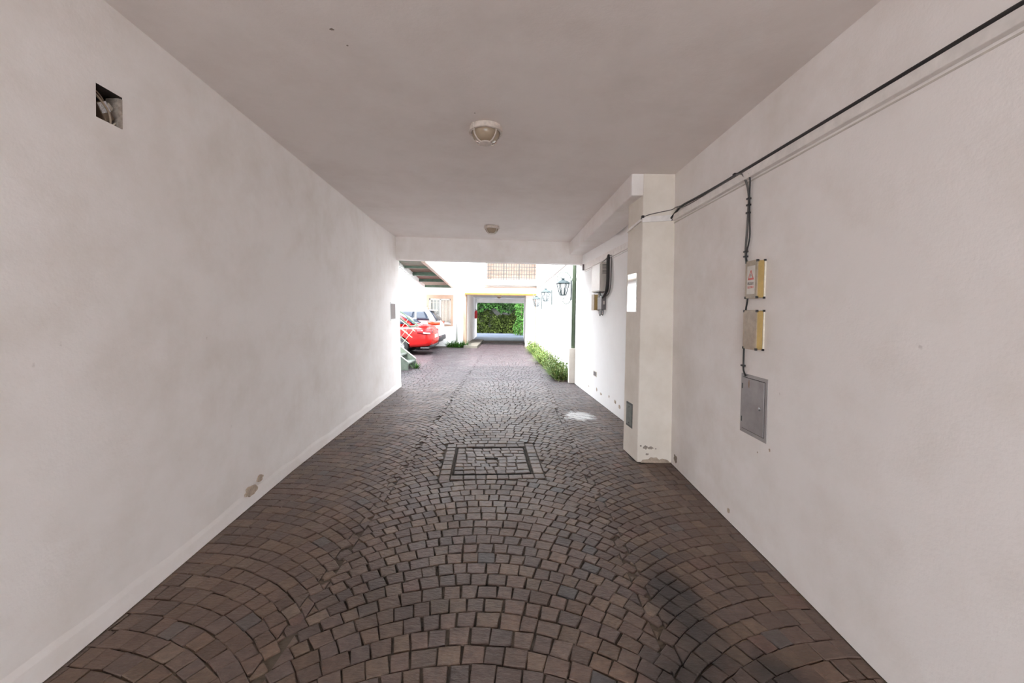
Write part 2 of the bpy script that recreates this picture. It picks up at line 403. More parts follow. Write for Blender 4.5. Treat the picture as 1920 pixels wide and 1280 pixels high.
# thicker plaster coat at the foot of the left wall
mb = MB(); N = 60
for i in range(N + 1):
    y = Y0 + (8.40 - Y0) * i / N; h = 0.12 + 0.03 * random.random() - 0.004 * y
    x = wl(y, 0)
    mb.v += [Vector((x + 0.012, y, 0)), Vector((x + 0.007, y, h - 0.035)), Vector((wl(y, h) - 0.0005, y, h)), Vector((x - 0.02, y, 0))]
for i in range(N):
    a, c = i * 4, i * 4 + 4
    mb.f += [(a, a + 1, c + 1, c), (a + 1, a + 2, c + 2, c + 1), (a + 2, a + 3, c + 3, c + 2), (a + 3, a, c, c + 3)]
struct(mb.build('baseboard_left', 'wall', smooth=False), 'thick plaster skirting coat along the foot of the left wall', 'skirting')
# niche behind the hole
y0, y1, z0, z1 = HOLE; xd = -0.25
mb = MB()
F = [(wl(y, z), y, z) for y, z in ((y0, z0), (y1, z0), (y1, z1), (y0, z1))]
B = [(wl(y, z) + xd, y + 0.01, z) for y, z in ((y0, z0), (y1, z0), (y1, z1), (y0, z1))]
mb.add(F + B, [(4, 5, 6, 7), (0, 1, 5, 4), (1, 2, 6, 5), (2, 3, 7, 6), (3, 0, 4, 7)])
mb.build('niche_lining', 'niche', wall_left, fix=False)

# ------------------------------------------------------------------ floor and setts
mb = MB(); mb.add([(-9.8, Y0, -0.012), (2.2, Y0, -0.012), (2.2, 22.0, -0.012), (-9.8, 22.0, -0.012)], [(0, 1, 2, 3)])
mb.add([(-9.8, Y0, -0.25), (2.2, Y0, -0.25), (2.2, 22.0, -0.25), (-9.8, 22.0, -0.25)], [(3, 2, 1, 0)])
floor = struct(mb.build('floor', 'bed'), 'dark porphyry setts laid in arcs over the passage and courtyard', 'floor')
mb = MB(); mb.box(-4.5, 3.5, 22.0, 34, -0.25, -0.005)
struct(mb.build('floor_tunnel', 'tun_floor'), 'smooth concrete ground at the far tunnel, tinted blue for sky sheen', 'floor')
mb = MB(); mb.box(-20, 20, -25, Y0, -0.3, -0.02)
struct(mb.build('floor_street', 'street'), 'grey street pavement at the passage mouth', 'floor')

MH_C, MH_A = Vector((-0.20, 4.33)), math.radians(4.0)
ux = Vector((math.cos(MH_A), math.sin(MH_A))); uy = Vector((-ux.y, ux.x))
def mh(a, b_): return MH_C + ux * a + uy * b_
def clip(poly, n, d):
    out = []
    for i in range(len(poly)):
        p, q = poly[i], poly[(i + 1) % len(poly)]; a, b_ = p.dot(n) - d, q.dot(n) - d
        if a >= 0: out.append(p)
        if (a >= 0) != (b_ >= 0): out.append(p + (q - p) * (a / (a - b_)))
    return out
def area(poly): return 0.5 * sum(poly[i].x * poly[(i + 1) % len(poly)].y - poly[(i + 1) % len(poly)].x * poly[i].y for i in range(len(poly)))
def inset(poly, d):
    """inset of a convex anticlockwise polygon by moving its edges inwards"""
    out = list(poly); n = len(poly)
    for i in range(n):
        p, q = poly[i], poly[(i + 1) % n]; e = q - p
        if e.length < 1e-6: continue
        nn = Vector((-e.y, e.x)).normalized(); out = clip(out, nn, p.dot(nn) + d)
        if len(out) < 3: return []
    cl = []
    for p in out:
        if not cl or (p - cl[-1]).length > 2e-3: cl.append(p)
    if len(cl) > 1 and (cl[0] - cl[-1]).length < 2e-3: cl.pop()
    return cl
def sett_geo(poly, gap, ch=0.007, zt=0.0, tilt=(0, 0)):
    lo = inset(poly, gap); hi = inset(poly, gap + ch)
    if len(lo) < 3: return None
    if len(hi) != len(lo): hi = inset(poly, gap + 0.001)
    if len(hi) != len(lo): hi = lo
    n = len(lo); c = sum(lo, Vector((0, 0))) / n
    tz = lambda p: zt + tilt[0] * (p.x - c.x) + tilt[1] * (p.y - c.y)
    vs = [Vector((p.x, p.y, -0.06)) for p in lo] + [Vector((p.x, p.y, tz(p) - 0.0035)) for p in lo] + [Vector((p.x, p.y, tz(p))) for p in hi]
    fs = [(i, (i + 1) % n, n + (i + 1) % n, n + i) for i in range(n)] + [(n + i, n + (i + 1) % n, 2 * n + (i + 1) % n, 2 * n + i) for i in range(n)] + [tuple(2 * n + i for i in range(n))]
    return vs, fs
PAL = [(0.125, 0.082, 0.064), (0.112, 0.075, 0.062), (0.138, 0.088, 0.062), (0.102, 0.072, 0.062), (0.127, 0.087, 0.068), (0.144, 0.097, 0.068), (0.116, 0.073, 0.055)]
def sett_col(clean_sheen=0.0):  # cleaner courtyard setts, with sheen and light balance painted into dark lavender
    c = random.choice(PAL); k = random.uniform(0.80, 1.22); r = random.random()
    if r < 0.02: c = (0.165, 0.118, 0.088)
    elif r < 0.035: c = (0.145, 0.085, 0.068)
    elif r < 0.05: c = (0.095, 0.083, 0.080)
    c = tuple(a + (b - a) * clean_sheen for a, b in zip(c, (0.048 + 0.22 * (c[0] - .11), 0.037, 0.042)))
    return tuple(v * k for v in c)
def mesh_cols(me, cols):
    ca = me.color_attributes.new('col', 'FLOAT_COLOR', 'CORNER'); buf = []
    for c, nloops in cols: buf += [c[0], c[1], c[2], 1.0] * nloops
    ca.data.foreach_set('color', buf)
def sett_object(geo, col, parent, name='sett'):
    vs, fs = geo; c = sum(vs, Vector()) / len(vs); c.z = 0
    me = bpy.data.meshes.new(name); me.from_pydata([tuple(v - c) for v in vs], [], fs); me.materials.append(M['sett'])
    mesh_cols(me, [(col, sum(len(f) for f in fs))])
    o = bpy.data.objects.new(name, me); COL.objects.link(o); o.location = c - org(parent); o.parent = parent; return o

XC, HW, S = -0.155, 0.925, 0.106
R_ = HW / math.sin(math.radians(47))
cells = []
for colm in range(-5, 2):
    xc = XC + colm * 2 * HW
    k0, k1 = int((Y0 - 0.2) / S), int((20.6) / S)
    yoff = random.uniform(0, S)
    for k in range(k0, k1):
        yb_ = k * S + yoff
        if colm < -1 and yb_ < 8: continue
        s = S; th = -math.radians(50) - random.uniform(0.0, 0.08)
        while th < math.radians(50):
            dth = random.uniform(0.082, 0.122) * (1 - 0.15 * abs(th)) / R_
            def pt(t, upper):
                if upper:
                    sn = math.sin(t) + s * math.cos(t) * math.sin(t) / R_; sn = max(-0.98, min(0.98, sn))
                    return Vector((xc + R_ * sn, yb_ + s + R_ * math.sqrt(1 - sn * sn) - R_))
                return Vector((xc + R_ * math.sin(t), yb_ + R_ * math.cos(t) - R_))
            poly = [pt(th, 0), pt(th + dth, 0), pt(th + dth, 1), pt(th, 1)]
            th += dth
            jit = lambda p: p + Vector((random.uniform(-.006, .006), random.uniform(-.006, .006)))
            poly = [jit(p) for p in poly]
            zz = 0.034 if int(math.floor(sum(q.y for q in poly) / 4 / S)) % 2 else -0.034
            poly = clip(clip(poly, Vector((1, 0)), xc - HW + zz), Vector((-1, 0)), -(xc + HW + zz))
            if len(poly) < 3 or area(poly) < 0.0006: continue
            c = sum(poly, Vector((0, 0))) / len(poly)
            if c.y < Y0 + 0.03 or c.y > 20.4: continue
            # walls
            if c.y < 8.46:
                xl = lerp(LB, c.y) + 0.014
                if c.x < xl - 0.06: continue
                poly = clip(poly, Vector((1, 0)), xl)
            xr = lerp(RB, c.y) if c.y < 4.30 else 1.345 if c.y < 4.73 else wr2(c.y) if c.y < 9.3 else wr3(c.y) - 0.40
            if c.y > 17.6 and c.x > 0.55: continue
            if c.y > 18 and (c.x < -1.45): continue
            if c.y > 17.3 and c.x < -1.45: continue
            poly = clip(poly, Vector((-1, 0)), -(xr - 0.004))
            if len(poly) < 3 or area(poly) < 0.0006: continue
            # manhole surround
            rel = c - MH_C; a, b_ = rel.dot(ux), rel.dot(uy); HM = 0.515
            if abs(a) < HM + 0.12 and abs(b_) < HM + 0.12:
                if abs(a) < HM - 0.01 and abs(b_) < HM - 0.01: continue
                if abs(a) > abs(b_): nv = ux * (1 if a > 0 else -1)
                else: nv = uy * (1 if b_ > 0 else -1)
                poly = clip(poly, nv, MH_C.dot(nv) + HM)
                if len(poly) < 3 or area(poly) < 0.0006: continue
                c = sum(poly, Vector((0, 0))) / len(poly)
            cells.append((c, poly))
def in_view(c):
    return c.y > 1.62 and abs(c.x) < 1.30 * c.y
order = sorted([i for i, (c, p) in enumerate(cells) if in_view(c)], key=lambda i: cells[i][0].y ** 3 / max(area(cells[i][1]), 0.003))
single = set(order[:262])
sv, sf, sc = [], [], []
for i, (c, poly) in enumerate(cells):
    mid = max(0.0, 1 - abs(c.x - XC) / 1.3)
    gap = random.uniform(0.0016, 0.0034) + 0.0022 * mid
    geo = sett_geo(poly, gap, 0.0035, random.uniform(-0.002, 0.0015), (random.uniform(-.014, .014), random.uniform(-.014, .014)))
    if geo is None: continue
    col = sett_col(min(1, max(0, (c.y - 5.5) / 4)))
    if i in single: sett_object(geo, col, floor)
    else:
        k = len(sv); sv += [tuple(v) for v in geo[0]]; sf += [tuple(j + k for j in f) for f in geo[1]]; sc.append((col, sum(len(f) for f in geo[1])))
# border setts round the manhole
border = []
for side in range(4):
    a = -0.515
    lim = 0.515 if side % 2 == 0 else 0.405
    a = -lim
    while a < lim - 0.02:
        w = random.uniform(0.10, 0.14)
        if lim - (a + w) < 0.06: w = lim - a
        e0, e1 = 0.408, 0.512
        if side == 0: q = [mh(-e1, a), mh(-e0, a), mh(-e0, a + w), mh(-e1, a + w)]
        elif side == 2: q = [mh(e0, a), mh(e1, a), mh(e1, a + w), mh(e0, a + w)]
        elif side == 1: q = [mh(a, -e1), mh(a + w, -e1), mh(a + w, -e0), mh(a, -e0)]
        else: q = [mh(a, e0), mh(a + w, e0), mh(a + w, e1), mh(a, e1)]
        border.append(q); a += w
for q in border:
    geo = sett_geo(q, 0.004, 0.006, random.uniform(-.003, .003), (random.uniform(-.02, .02), random.uniform(-.02, .02)))
    if geo: sett_object(geo, sett_col(), floor)
me = bpy.data.meshes.new('sett_field'); me.from_pydata(sv, [], sf); me.materials.append(M['sett']); mesh_cols(me, sc)
o = bpy.data.objects.new('sett_field', me); COL.objects.link(o); o.parent = floor; o['kind'] = 'stuff'

# manhole cover: sunk steel tray filled with setts
cv = thing('manhole_cover', 'square manhole cover filled with setts in the passage floor', 'manhole cover', (MH_C.x, MH_C.y, 0))
mb = MB(); h = 0.385
def q3(a, b_, z): p = mh(a, b_); return (p.x, p.y, z)
mb.prism([q3(-h, -h, -0.05), q3(h, -h, -0.05), q3(h, h, -0.05), q3(-h, h, -0.05)], (0, 0, 0.036)); mb.build('tray', 'bed', cv)
mb = MB()
for a0, b0, a1, b1 in ((-h, -h, h, -h), (h, -h, h, h), (h, h, -h, h), (-h, h, -h, -h)):
    p, q = mh(a0, b0), mh(a1, b1); mb.bar((p.x, p.y, -0.025), (q.x, q.y, -0.025), 0.006, 0.045)
mb.build('steel_rim', 'dark', cv)
rows = 8; st = 2 * (h - 0.008) / rows
for r in range(rows):
    a = -h + 0.006; b0 = -h + 0.008 + r * st
    while a < h - 0.03:
        w = random.uniform(0.085, 0.125)
        if h - 0.006 - (a + w) < 0.055: w = h - 0.006 - a
        sk = 0.022 if a < 0.02 else 0.004
        q = [mh(a + random.uniform(-.006, .006), b0 + sk * random.uniform(-.6, .6)), mh(a + w + random.uniform(-.006, .006), b0 + sk * random.uniform(-.6, .6)), mh(a + w - sk * .6, b0 + st), mh(a - sk * .6, b0 + st)]
        for nv, d in ((ux, MH_C.dot(ux) - h + 0.005), (-ux, -MH_C.dot(ux) - h + 0.005), (uy, MH_C.dot(uy) - h + 0.005), (-uy, -MH_C.dot(uy) - h + 0.005)): q = clip(q, nv, d)
        if len(q) >= 3:
            geo = sett_geo(q, 0.0045, 0.006, random.uniform(-.008, .001), (random.uniform(-.05, .05), random.uniform(-.05, .05)))
            if geo: sett_object(geo, sett_col(), cv)
        a += w
mb = MB(); p = mh(0.0, 0.03); mb.box(p.x - 0.07, p.x + 0.07, p.y - 0.006, p.y + 0.006, -0.012, 0.006); mb.build('lifting_slot', 'dark', cv)

# ------------------------------------------------------------------ peeled plaster patches
def patch(name, parent, c, w, h, frame, mat, seed, th=0.0025, jag=0.4):
    rnd = random.Random(seed); n = 16; poly = []; ax, ay, nn = frame
    for i in range(n):
        a = 2 * math.pi * i / n; k = 1 - jag * rnd.random()
        poly.append(Vector(c) + Vector(ax) * (w / 2 * k * math.cos(a)) + Vector(ay) * (h / 2 * k * math.sin(a)) - Vector(nn) * 0.002)
    return MB().prism(poly, Vector(nn) * (th + 0.002)).build(name, mat, parent)
LW = ((0, 1, 0), (0, 0, 1), (1, 0, 0)); RW = ((0, 1, 0), (0, 0, 1), (-1, 0, 0)); PF = ((1, 0, 0), (0, 0, 1), (0, -1, 0))
bb = bpy.data.objects['baseboard_left']
patch('peeled_patch', wall_left, (wl(3.22, .12) + 0.010, 3.22, 0.125), 0.17, 0.10, LW, 'bare', 3, 0.012)
patch('peeled_patch', wall_left, (wl(3.36, .14) + 0.004, 3.36, 0.17), 0.10, 0.06, LW, 'bare', 4, 0.008)
patch('peeled_patch', wall_left, (wl(8.1, .1) + 0.008, 4.35, 0.09), 0.1, 0.03, LW, 'bare', 9, 0.01)
for i, (x, z, w, h) in enumerate([(1.45, .165, .07, .05), (1.505, .16, .07, .035), (1.47, .09, .045, .025), (1.40, .18, .025, .02), (1.56, .15, .02, .015)]):
    patch('peeled_patch', pillar, (x, 4.305, z), w, h, PF, 'bare_grey', 20 + i)
mb = MB(); rnd = random.Random(5)
poly = [(1.40, 4.304, 0.0)] + [(1.42 + 0.03 * i, 4.304, 0.012 + 0.03 * rnd.random() + (0.02 if 2 < i < 8 else 0)) for i in range(10)] + [(1.72, 4.304, 0.0)]
mb.prism(poly, (0, -0.004, 0)).build('peeled_patch', 'bare', pillar)
for i, (y, z, w, h) in enumerate([(4.18, .09, .10, .10), (3.10, .08, .04, .05)]):
    patch('peeled_patch', wall_right, (wr(y, z), y, z), w, h, RW, 'bare_grey' if i == 0 else 'bare', 40 + i)
for i, (y, z, w, h) in enumerate([(6.15, .17, .14, .07), (6.35, .20, .12, .07), (6.65, .22, .06, .05), (7.1, .17, .18, .05), (7.35, .20, .10, .08), (7.9, .16, .10, .03)]):
    patch('peeled_patch', wall_setback, (wr2(y), y, z), w, h, RW, 'bare', 60 + i)
for i, (x, y, w, h) in enumerate([(-0.97, 2.17, .03, .018), (-0.94, 2.30, .014, .010), (-0.30, 3.05, .012, .01)]):
    patch('peeled_patch', ceiling, (x, y, ZC), w, h, ((1, .3, 0), (-.3, 1, 0), (0, 0, -1)), 'bare_grey', 80 + i, 0.0012)
for i, (y, z, w, h) in enumerate([(2.62, .72, .05, .05), (2.75, .66, .03, .03)]):
    patch('scuff', wall_right, (wr(y, z), y, z), w * .4, h * .5, RW, 'bare', 90 + i, 0.001)

# ------------------------------------------------------------------ ceiling lamps
def ceiling_lamp(loc, label, group):
    t = thing('ceiling_lamp', label, 'ceiling lamp', loc, group); x, y, z = loc
    MB().lathe([(0, 0), (0.125, 0), (0.132, -0.006), (0.132, -0.034), (0.135, -0.036), (0.135, -0.046), (0.128, -0.050), (0.116, -0.050), (0.112, -0.04), (0.0, -0.04)], loc, 40).build('mounting_ring', 'lamp_white', t, True).modifiers.new('e', 'EDGE_SPLIT')
    MB().lathe([(0.110, -0.04), (0.111, -0.052), (0.107, -0.070), (0.096, -0.091), (0.078, -0.107), (0.054, -0.117), (0.02, -0.121), (0.001, -0.121)], loc, 36).build('glass_bowl', 'bowl', t, True)
    MB().lathe([(0.001, -0.119), (0.046, -0.119), (0.052, -0.123), (0.052, -0.130), (0.046, -0.133), (0.001, -0.133)], loc, 28).build('end_cap', 'lamp_white', t, True).modifiers.new('e', 'EDGE_SPLIT')
    for k in range(4):
        a = math.radians(45 + 90 * k); ca, sa = math.cos(a), math.sin(a)
        pth = [(x + r * ca, y + r * sa, z + hh) for r, hh in ((0.122, -0.048), (0.121, -0.066), (0.112, -0.088), (0.095, -0.107), (0.072, -0.121), (0.048, -0.127))]
        MB().tube(smoothpath(pth, 3), 0.0055, 8).build('guard_rib', 'lamp_white', t, True)
    for k in range(2):
        a = math.radians(45 + 180 * k); ca, sa = math.cos(a), math.sin(a)
        MB().obox((x + 0.134 * ca, y + 0.134 * sa, z - 0.028), (ca, sa, 0), (-sa, ca, 0), (0, 0, 1), (0.005, 0.010, 0.024)).build('clip', 'lamp_white', t)
    return t
ceiling_lamp((-0.232, 3.28, ZC), 'round cream bulkhead ceiling lamp with caged glass bowl, farther from the end beam', 'bulkhead lamps')
ceiling_lamp((-0.375, 7.06, ZC), 'round cream bulkhead ceiling lamp close to the end beam', 'bulkhead lamps')

# ------------------------------------------------------------------ things inside the wall hole
y0, y1, z0, z1 = HOLE; xb = wl(2.0, 2.55)
t = thing('junction_box', 'small brown box with a printed white label inside the wall hole', 'box', (xb - 0.03, 2.01, z0))
az = Vector((0, -0.56, 0.83)); ax = Vector((0, 0.83, 0.56))
cbx = Vector((xb - 0.034, 2.012, z0 + 0.056))
MB().obox(cbx, ax, (1, 0, 0), az, (0.026, 0.018, 0.044)).build('casing', 'brown_box', t, bevel=0.003)
MB().obox(cbx + Vector((0.019, 0, 0)) + az * 0.017, ax, (1, 0, 0), az, (0.024, 0.0015, 0.023)).build('sticker', 'label', t)
t = thing('wire_connector', 'off-white cable connector hanging in the wall hole', 'connector', (xb - 0.05, 2.06, z0))
MB().obox((xb - 0.045, 2.056, z0 + 0.094), (0, 0.86, -0.5), (1, 0, 0), (0, .5, .86), (0.022, 0.012, 0.011)).build('block', 'connector', t, bevel=0.003)
MB().tube(smoothpath([(xb - 0.045, 2.072, z0 + 0.084), (xb - 0.035, 2.078, z0 + 0.056), (xb - 0.022, 2.068, z0 + 0.026), (xb - 0.012, 2.040, z0 + 0.001)]), 0.004, 6).build('wire', 'connector', t, True)
MB().tube(smoothpath([(xb - 0.045, 2.036, z0 + 0.106), (xb - 0.04, 2.010, z0 + 0.128), (xb - 0.04, 1.985, z0 + 0.142), (xb - 0.05, 1.952, z0 + 0.146)]), 0.0035, 6).build('wire', 'wire', t, True)
tag(MB().tube(smoothpath([(xb - 0.012, 1.950, z0 + 0.118), (xb - 0.010, 1.985, z0 + 0.092), (xb - 0.008, 2.016, z0 + 0.058), (xb - 0.010, 2.028, z0 + 0.024), (xb - 0.02, 2.036, z0 + 0.001)]), 0.0045, 6).build('wire', 'wire', None, True), 'brown wire crossing the wall hole in front of the labelled box', 'wire')
tag(MB().tube(smoothpath([(xb - 0.10, 1.955, z0 + 0.157), (xb - 0.08, 2.02, z0 + 0.135), (xb - 0.10, 2.07, z0 + 0.12), (xb - 0.14, 2.088, z0 + 0.10)]), 0.006, 6).build('wire', 'black', None, True), 'black cable at the back of the wall hole', 'wire')
rnd = random.Random(3); mb = MB()
P_ = [(xb - 0.004 - 0.008 * rnd.random(), 2.068 - 0.012 * rnd.random() + (0.006 if i in (0, 6) else 0), z0 + i * 0.0245 + 0.001) for i in range(7)]
mb.v += [Vector(p) for p in P_] + [Vector((xb - 0.075, p[1] + 0.004, p[2])) for p in P_] + [Vector((xb - 0.003, 2.084, p[2])) for p in P_] + [Vector((xb - 0.075, 2.092, p[2])) for p in P_]
for i in range(6): mb.f += [(i, i + 1, i + 8, i + 7), (i, i + 1, i + 15, i + 14), (i + 7, i + 8, i + 22, i + 21), (i + 14, i + 15, i + 22, i + 21)]
mb.f += [(0, 7, 21, 14), (6, 13, 27, 20)]
tag(mb.build('rubble_chunk', 'cement'), 'rough broken mortar edge filling one side of the wall hole', 'rubble')

# dark plate with frame at the far end of the left wall
t = thing('wall_plate', 'small dark framed plate on the left wall beside the courtyard', 'plate', (wl(7.87, 1.41), 7.87, 1.41))
def onL(y, z, d): return (wl(y, z) + d, y, z)
def slabL(ya, yb, za, zb_, d0, d1): return MB().add([onL(ya, za, d0), onL(yb, za, d0), onL(yb, zb_, d0), onL(ya, zb_, d0), onL(ya, za, d1), onL(yb, za, d1), onL(yb, zb_, d1), onL(ya, zb_, d1)], [(0, 3, 2, 1), (4, 5, 6, 7), (0, 1, 5, 4), (1, 2, 6, 5), (2, 3, 7, 6), (3, 0, 4, 7)])
slabL(7.68, 8.06, 1.39, 1.74, -0.002, 0.006).build('frame', 'white_paint', t)
slabL(7.71, 8.03, 1.42, 1.71, 0.004, 0.009).build('panel', simple('dark_taupe', (0.16, 0.12, 0.115), 0.5), t)

# ------------------------------------------------------------------ right wall: trunking, cables, boxes, steel hatch
t = thing('cable_trunking', 'white plastic cable trunking along the right wall and round the pillar', 'trunking', (1.69, 1.5, 2.55))
def slabR(ya, yb, za, zb_, d0, d1, fn=wr, za2=None, zb2=None):
    za2 = za if za2 is None else za2; zb2 = zb_ if zb2 is None else zb2
    P = lambda y, z, d: (fn(y, z) - d, y, z)
    return MB().add([P(ya, za, d0), P(yb, za2, d0), P(yb, zb2, d0), P(ya, zb_, d0), P(ya, za, d1), P(yb, za2, d1), P(yb, zb2, d1), P(ya, zb_, d1)],
                    [(0, 3, 2, 1), (4, 5, 6, 7), (0, 1, 5, 4), (1, 2, 6, 5), (2, 3, 7, 6), (3, 0, 4, 7)])
def tz(y): return 2.575 + 0.008 * (y - 1.4) / 2.9     # underside of the run
slabR(Y0 + 0.05, 4.303, 2.560, 2.606, -0.003, 0.036, wr, 2.575, 2.635).build('trunking_section', 'trunk', t, bevel=0.003)
slabR(Y0 + 0.05, 4.303, 2.538, 2.546, -0.003, 0.008, wr, 2.553, 2.561).build('trunking_foot', 'cab', t)
MB().prism([(1.355, 4.306, 2.555), (1.70, 4.306, 2.582), (1.70, 4.306, 2.640), (1.355, 4.306, 2.612)], (0, -0.016, 0)).build('trunking_section', 'trunk', t)
MB().prism([(1.358, 4.32, 2.570), (1.324, 4.72, 2.530), (1.324, 4.72, 2.552), (1.358, 4.32, 2.595)], (-0.016, 0, 0)).build('trunking_section', 'trunk', t)
slabR(4.75, 8.32, 2.57, 2.65, -0.003, 0.03, lambda y, z: wr2(y), 2.455, 2.58).build('trunking_section', 'trunk', t)
slabR(4.75, 8.30, 2.545, 2.555, -0.003, 0.015, lambda y, z: wr2(y), 2.43, 2.44).build('trunking_foot', 'trunk', t)
MB().box(wr2(8.3) - 0.06, wr2(8.3) + 0.0, 8.30, 8.36, 2.46, 2.58).build('end_box', 'meter', t)

def R(y, z, d): return (wr(y, z) - d, y, z)
def cable(name, label, pts, r, mat, kk=5):
    return tag(MB().tube(smoothpath(pts, kk), r, 8).build(name, mat, None, True), label, 'cable')
cable('power_cable', 'thick black cable lying on top of the white trunking', [R(Y0 + 0.06, 2.622, 0.027), R(0.5, 2.627, 0.027), R(1.5, 2.633, 0.027), R(2.4, 2.640, 0.027), R(2.95, 2.645, 0.027), R(3.4, 2.652, 0.026), R(3.75, 2.662, 0.026), R(4.02, 2.672, 0.027), R(4.18, 2.668, 0.015), R(4.285, 2.60, 0.045)], 0.0108, 'black')
cable('thin_cable', 'thin grey cable strung from the trunking across the pillar face', [R(2.9, 2.662, 0.008), R(3.4, 2.668, 0.008), R(3.8, 2.668, 0.014), R(4.05, 2.680, 0.014), R(4.22, 2.700, 0.02), (1.66, 4.296, 2.692), (1.52, 4.294, 2.66), (1.42, 4.296, 2.635), (1.37, 4.292, 2.612), (1.35, 4.31, 2.600), (1.343, 4.40, 2.572), (1.318, 4.71, 2.545)], 0.0045, 'grey_cable')
cable('thin_cable', 'thin grey cable looping just under the thick black one', [R(2.9, 2.637, 0.03), R(3.4, 2.642, 0.03), R(3.8, 2.640, 0.03), R(4.05, 2.655, 0.028), R(4.2, 2.69, 0.022)], 0.004, 'grey_cable')
cable('drop_cable', 'grey drop cable from the trunking down to the warning box', [R(3.06, 2.645, 0.03), R(2.98, 2.62, 0.03), R(2.94, 2.54, 0.02), R(2.925, 2.45, 0.012), R(2.925, 2.35, 0.012), R(2.935, 2.2, 0.012), R(2.945, 2.06, 0.012), R(2.93, 1.98, 0.012), R(2.90, 1.95, 0.012)], 0.0075, 'grey_cable')
cable('drop_cable', 'thin black drop cable beside the grey one above the warning box', [R(2.90, 2.60, 0.03), R(2.90, 2.55, 0.02), R(2.912, 2.45, 0.014), R(2.905, 2.3, 0.014), R(2.895, 2.15, 0.014), R(2.93, 2.04, 0.014), R(2.925, 1.97, 0.014)], 0.005, 'black')
cable('drop_cable', 'black cable running between both beige boxes and the steel hatch', [R(2.90, 1.75, 0.010), R(2.91, 1.68, 0.012), R(2.925, 1.63, 0.010), R(2.935, 1.5, 0.010), R(2.935, 1.36, 0.010), R(2.935, 1.26, 0.010), R(2.925, 1.20, 0.014), R(2.90, 1.16, 0.012)], 0.006, 'black')
for i, (y, z, lab) in enumerate([(3.12, 2.668, 'black cable clip on top of the trunking beside the drop cables'), (2.925, 2.43, 'black cable clip just below the trunking'), (2.925, 2.385, 'second black cable clip below the trunking'), (2.928, 2.33, 'third black cable clip below the trunking'), (2.943, 2.055, 'upper black clip above the warning box'), (2.943, 2.02, 'lower black clip above the warning box'), (2.937, 1.232, 'black clip just above the grey steel hatch')]):
    tag(MB().obox(R(y, z, 0.011), (0, 1, 0), (1, 0, 0), (0, 0, 1), (0.014, 0.011, 0.006)).build('cable_clip', 'black'), lab, 'clip', 'black cable clips')
tag(MB().obox((1.357, 4.29, 2.612), (1, 0, 0), (0, 1, 0), (0, 0, 1), (0.012, 0.016, 0.012)).build('cable_clip', 'black'), 'black clip at the pillar corner', 'clip', 'black cable clips')
tag(MB().obox(R(4.285, 2.592, 0.024), (1, 0, 0), (0, 1, 0), (0, 0, 1), (0.012, 0.014, 0.016)).build('cable_clip', 'black'), 'black clip where the trunking meets the pillar', 'clip', 'black cable clips')

def ebox(name, label, ya, yb, za, zb_, d):
    t = thing(name, label, 'electric box', R((ya + yb) / 2, za, 0))
    slabR(ya, yb, za, zb_, -0.002, 0.010).build('back_plate', 'box_rim', t, bevel=0.002)
    slabR(ya + 0.006, yb - 0.004, za + 0.005, zb_ - 0.005, 0.010, d - 0.008).build('body', 'box_side', t, bevel=0.002)
    slabR(ya + 0.002, yb - 0.001, za, zb_, d - 0.008, d).build('lid', 'box_lid', t, bevel=0.003)
    for yy in (ya + 0.008, yb - 0.008):
        for zz in (za + 0.006, zb_ - 0.006):
            slabR(yy - 0.006, yy + 0.006, zz - 0.008, zz + 0.008, d - 0.012, d + 0.002).build('corner_screw', 'black', t)
    for zz in (za + 0.004, zb_ - 0.004):
        slabR(ya - 0.002, ya + 0.010, zz - 0.007, zz + 0.007, 0.0, 0.012).build('corner_screw', 'black', t)
    return t
bx1 = ebox('electric_box', 'beige electric box bearing a red triangle danger notice', 2.716, 2.862, 1.713, 1.972, 0.058)
bx2 = ebox('electric_box', 'plain beige electric box below the danger notice box', 2.712, 2.875, 1.362, 1.632, 0.056)
# danger notice
sg = slabR(2.742, 2.833, 1.742, 1.935, 0.057, 0.0595).build('danger_notice', 'paper', bx1)
def sgp(u, v, d=0.0600): # u 0..1 from far to near edge, v 0..1 upwards
    return Vector(R(2.833 - 0.091 * u, 1.742 + 0.193 * v, d))
def tri(s_):
    c = Vector((0.5, 0.67)); return [sgp(c.x + s_ * px, c.y + s_ * py) for px, py in ((-0.40, -0.16), (0.40, -0.16), (0, 0.20))]
mb = MB(); o_, i_ = tri(1.0), tri(0.62); mb.add(o_ + i_, [(0, 1, 4, 3), (1, 2, 5, 4), (2, 0, 3, 5)]); mb.build('warning_triangle', 'red_print', sg)
mb = MB(); mb.add([sgp(*q) for q in ((0.53, 0.76), (0.44, 0.66), (0.50, 0.66), (0.45, 0.57), (0.57, 0.68), (0.51, 0.68))], [(0, 1, 2, 5), (2, 3, 4, 5)]); mb.build('bolt_symbol', 'black_print', sg)
def sign_mtx(u, v):
    c = sgp(u, v); mt4 = Matrix(((0, 0, -1, c.x), (-1, 0, 0, c.y), (0, 1, 0, c.z), (0, 0, 0, 1))); return mt4
text_mesh('lettering', 'PELIGRO', 0.026, 'black_print', sign_mtx(0.5, 0.37), sg, 0.72)
text_mesh('lettering', 'ELECTRICO', 0.022, 'red_print', sign_mtx(0.5, 0.24), sg, 0.62)

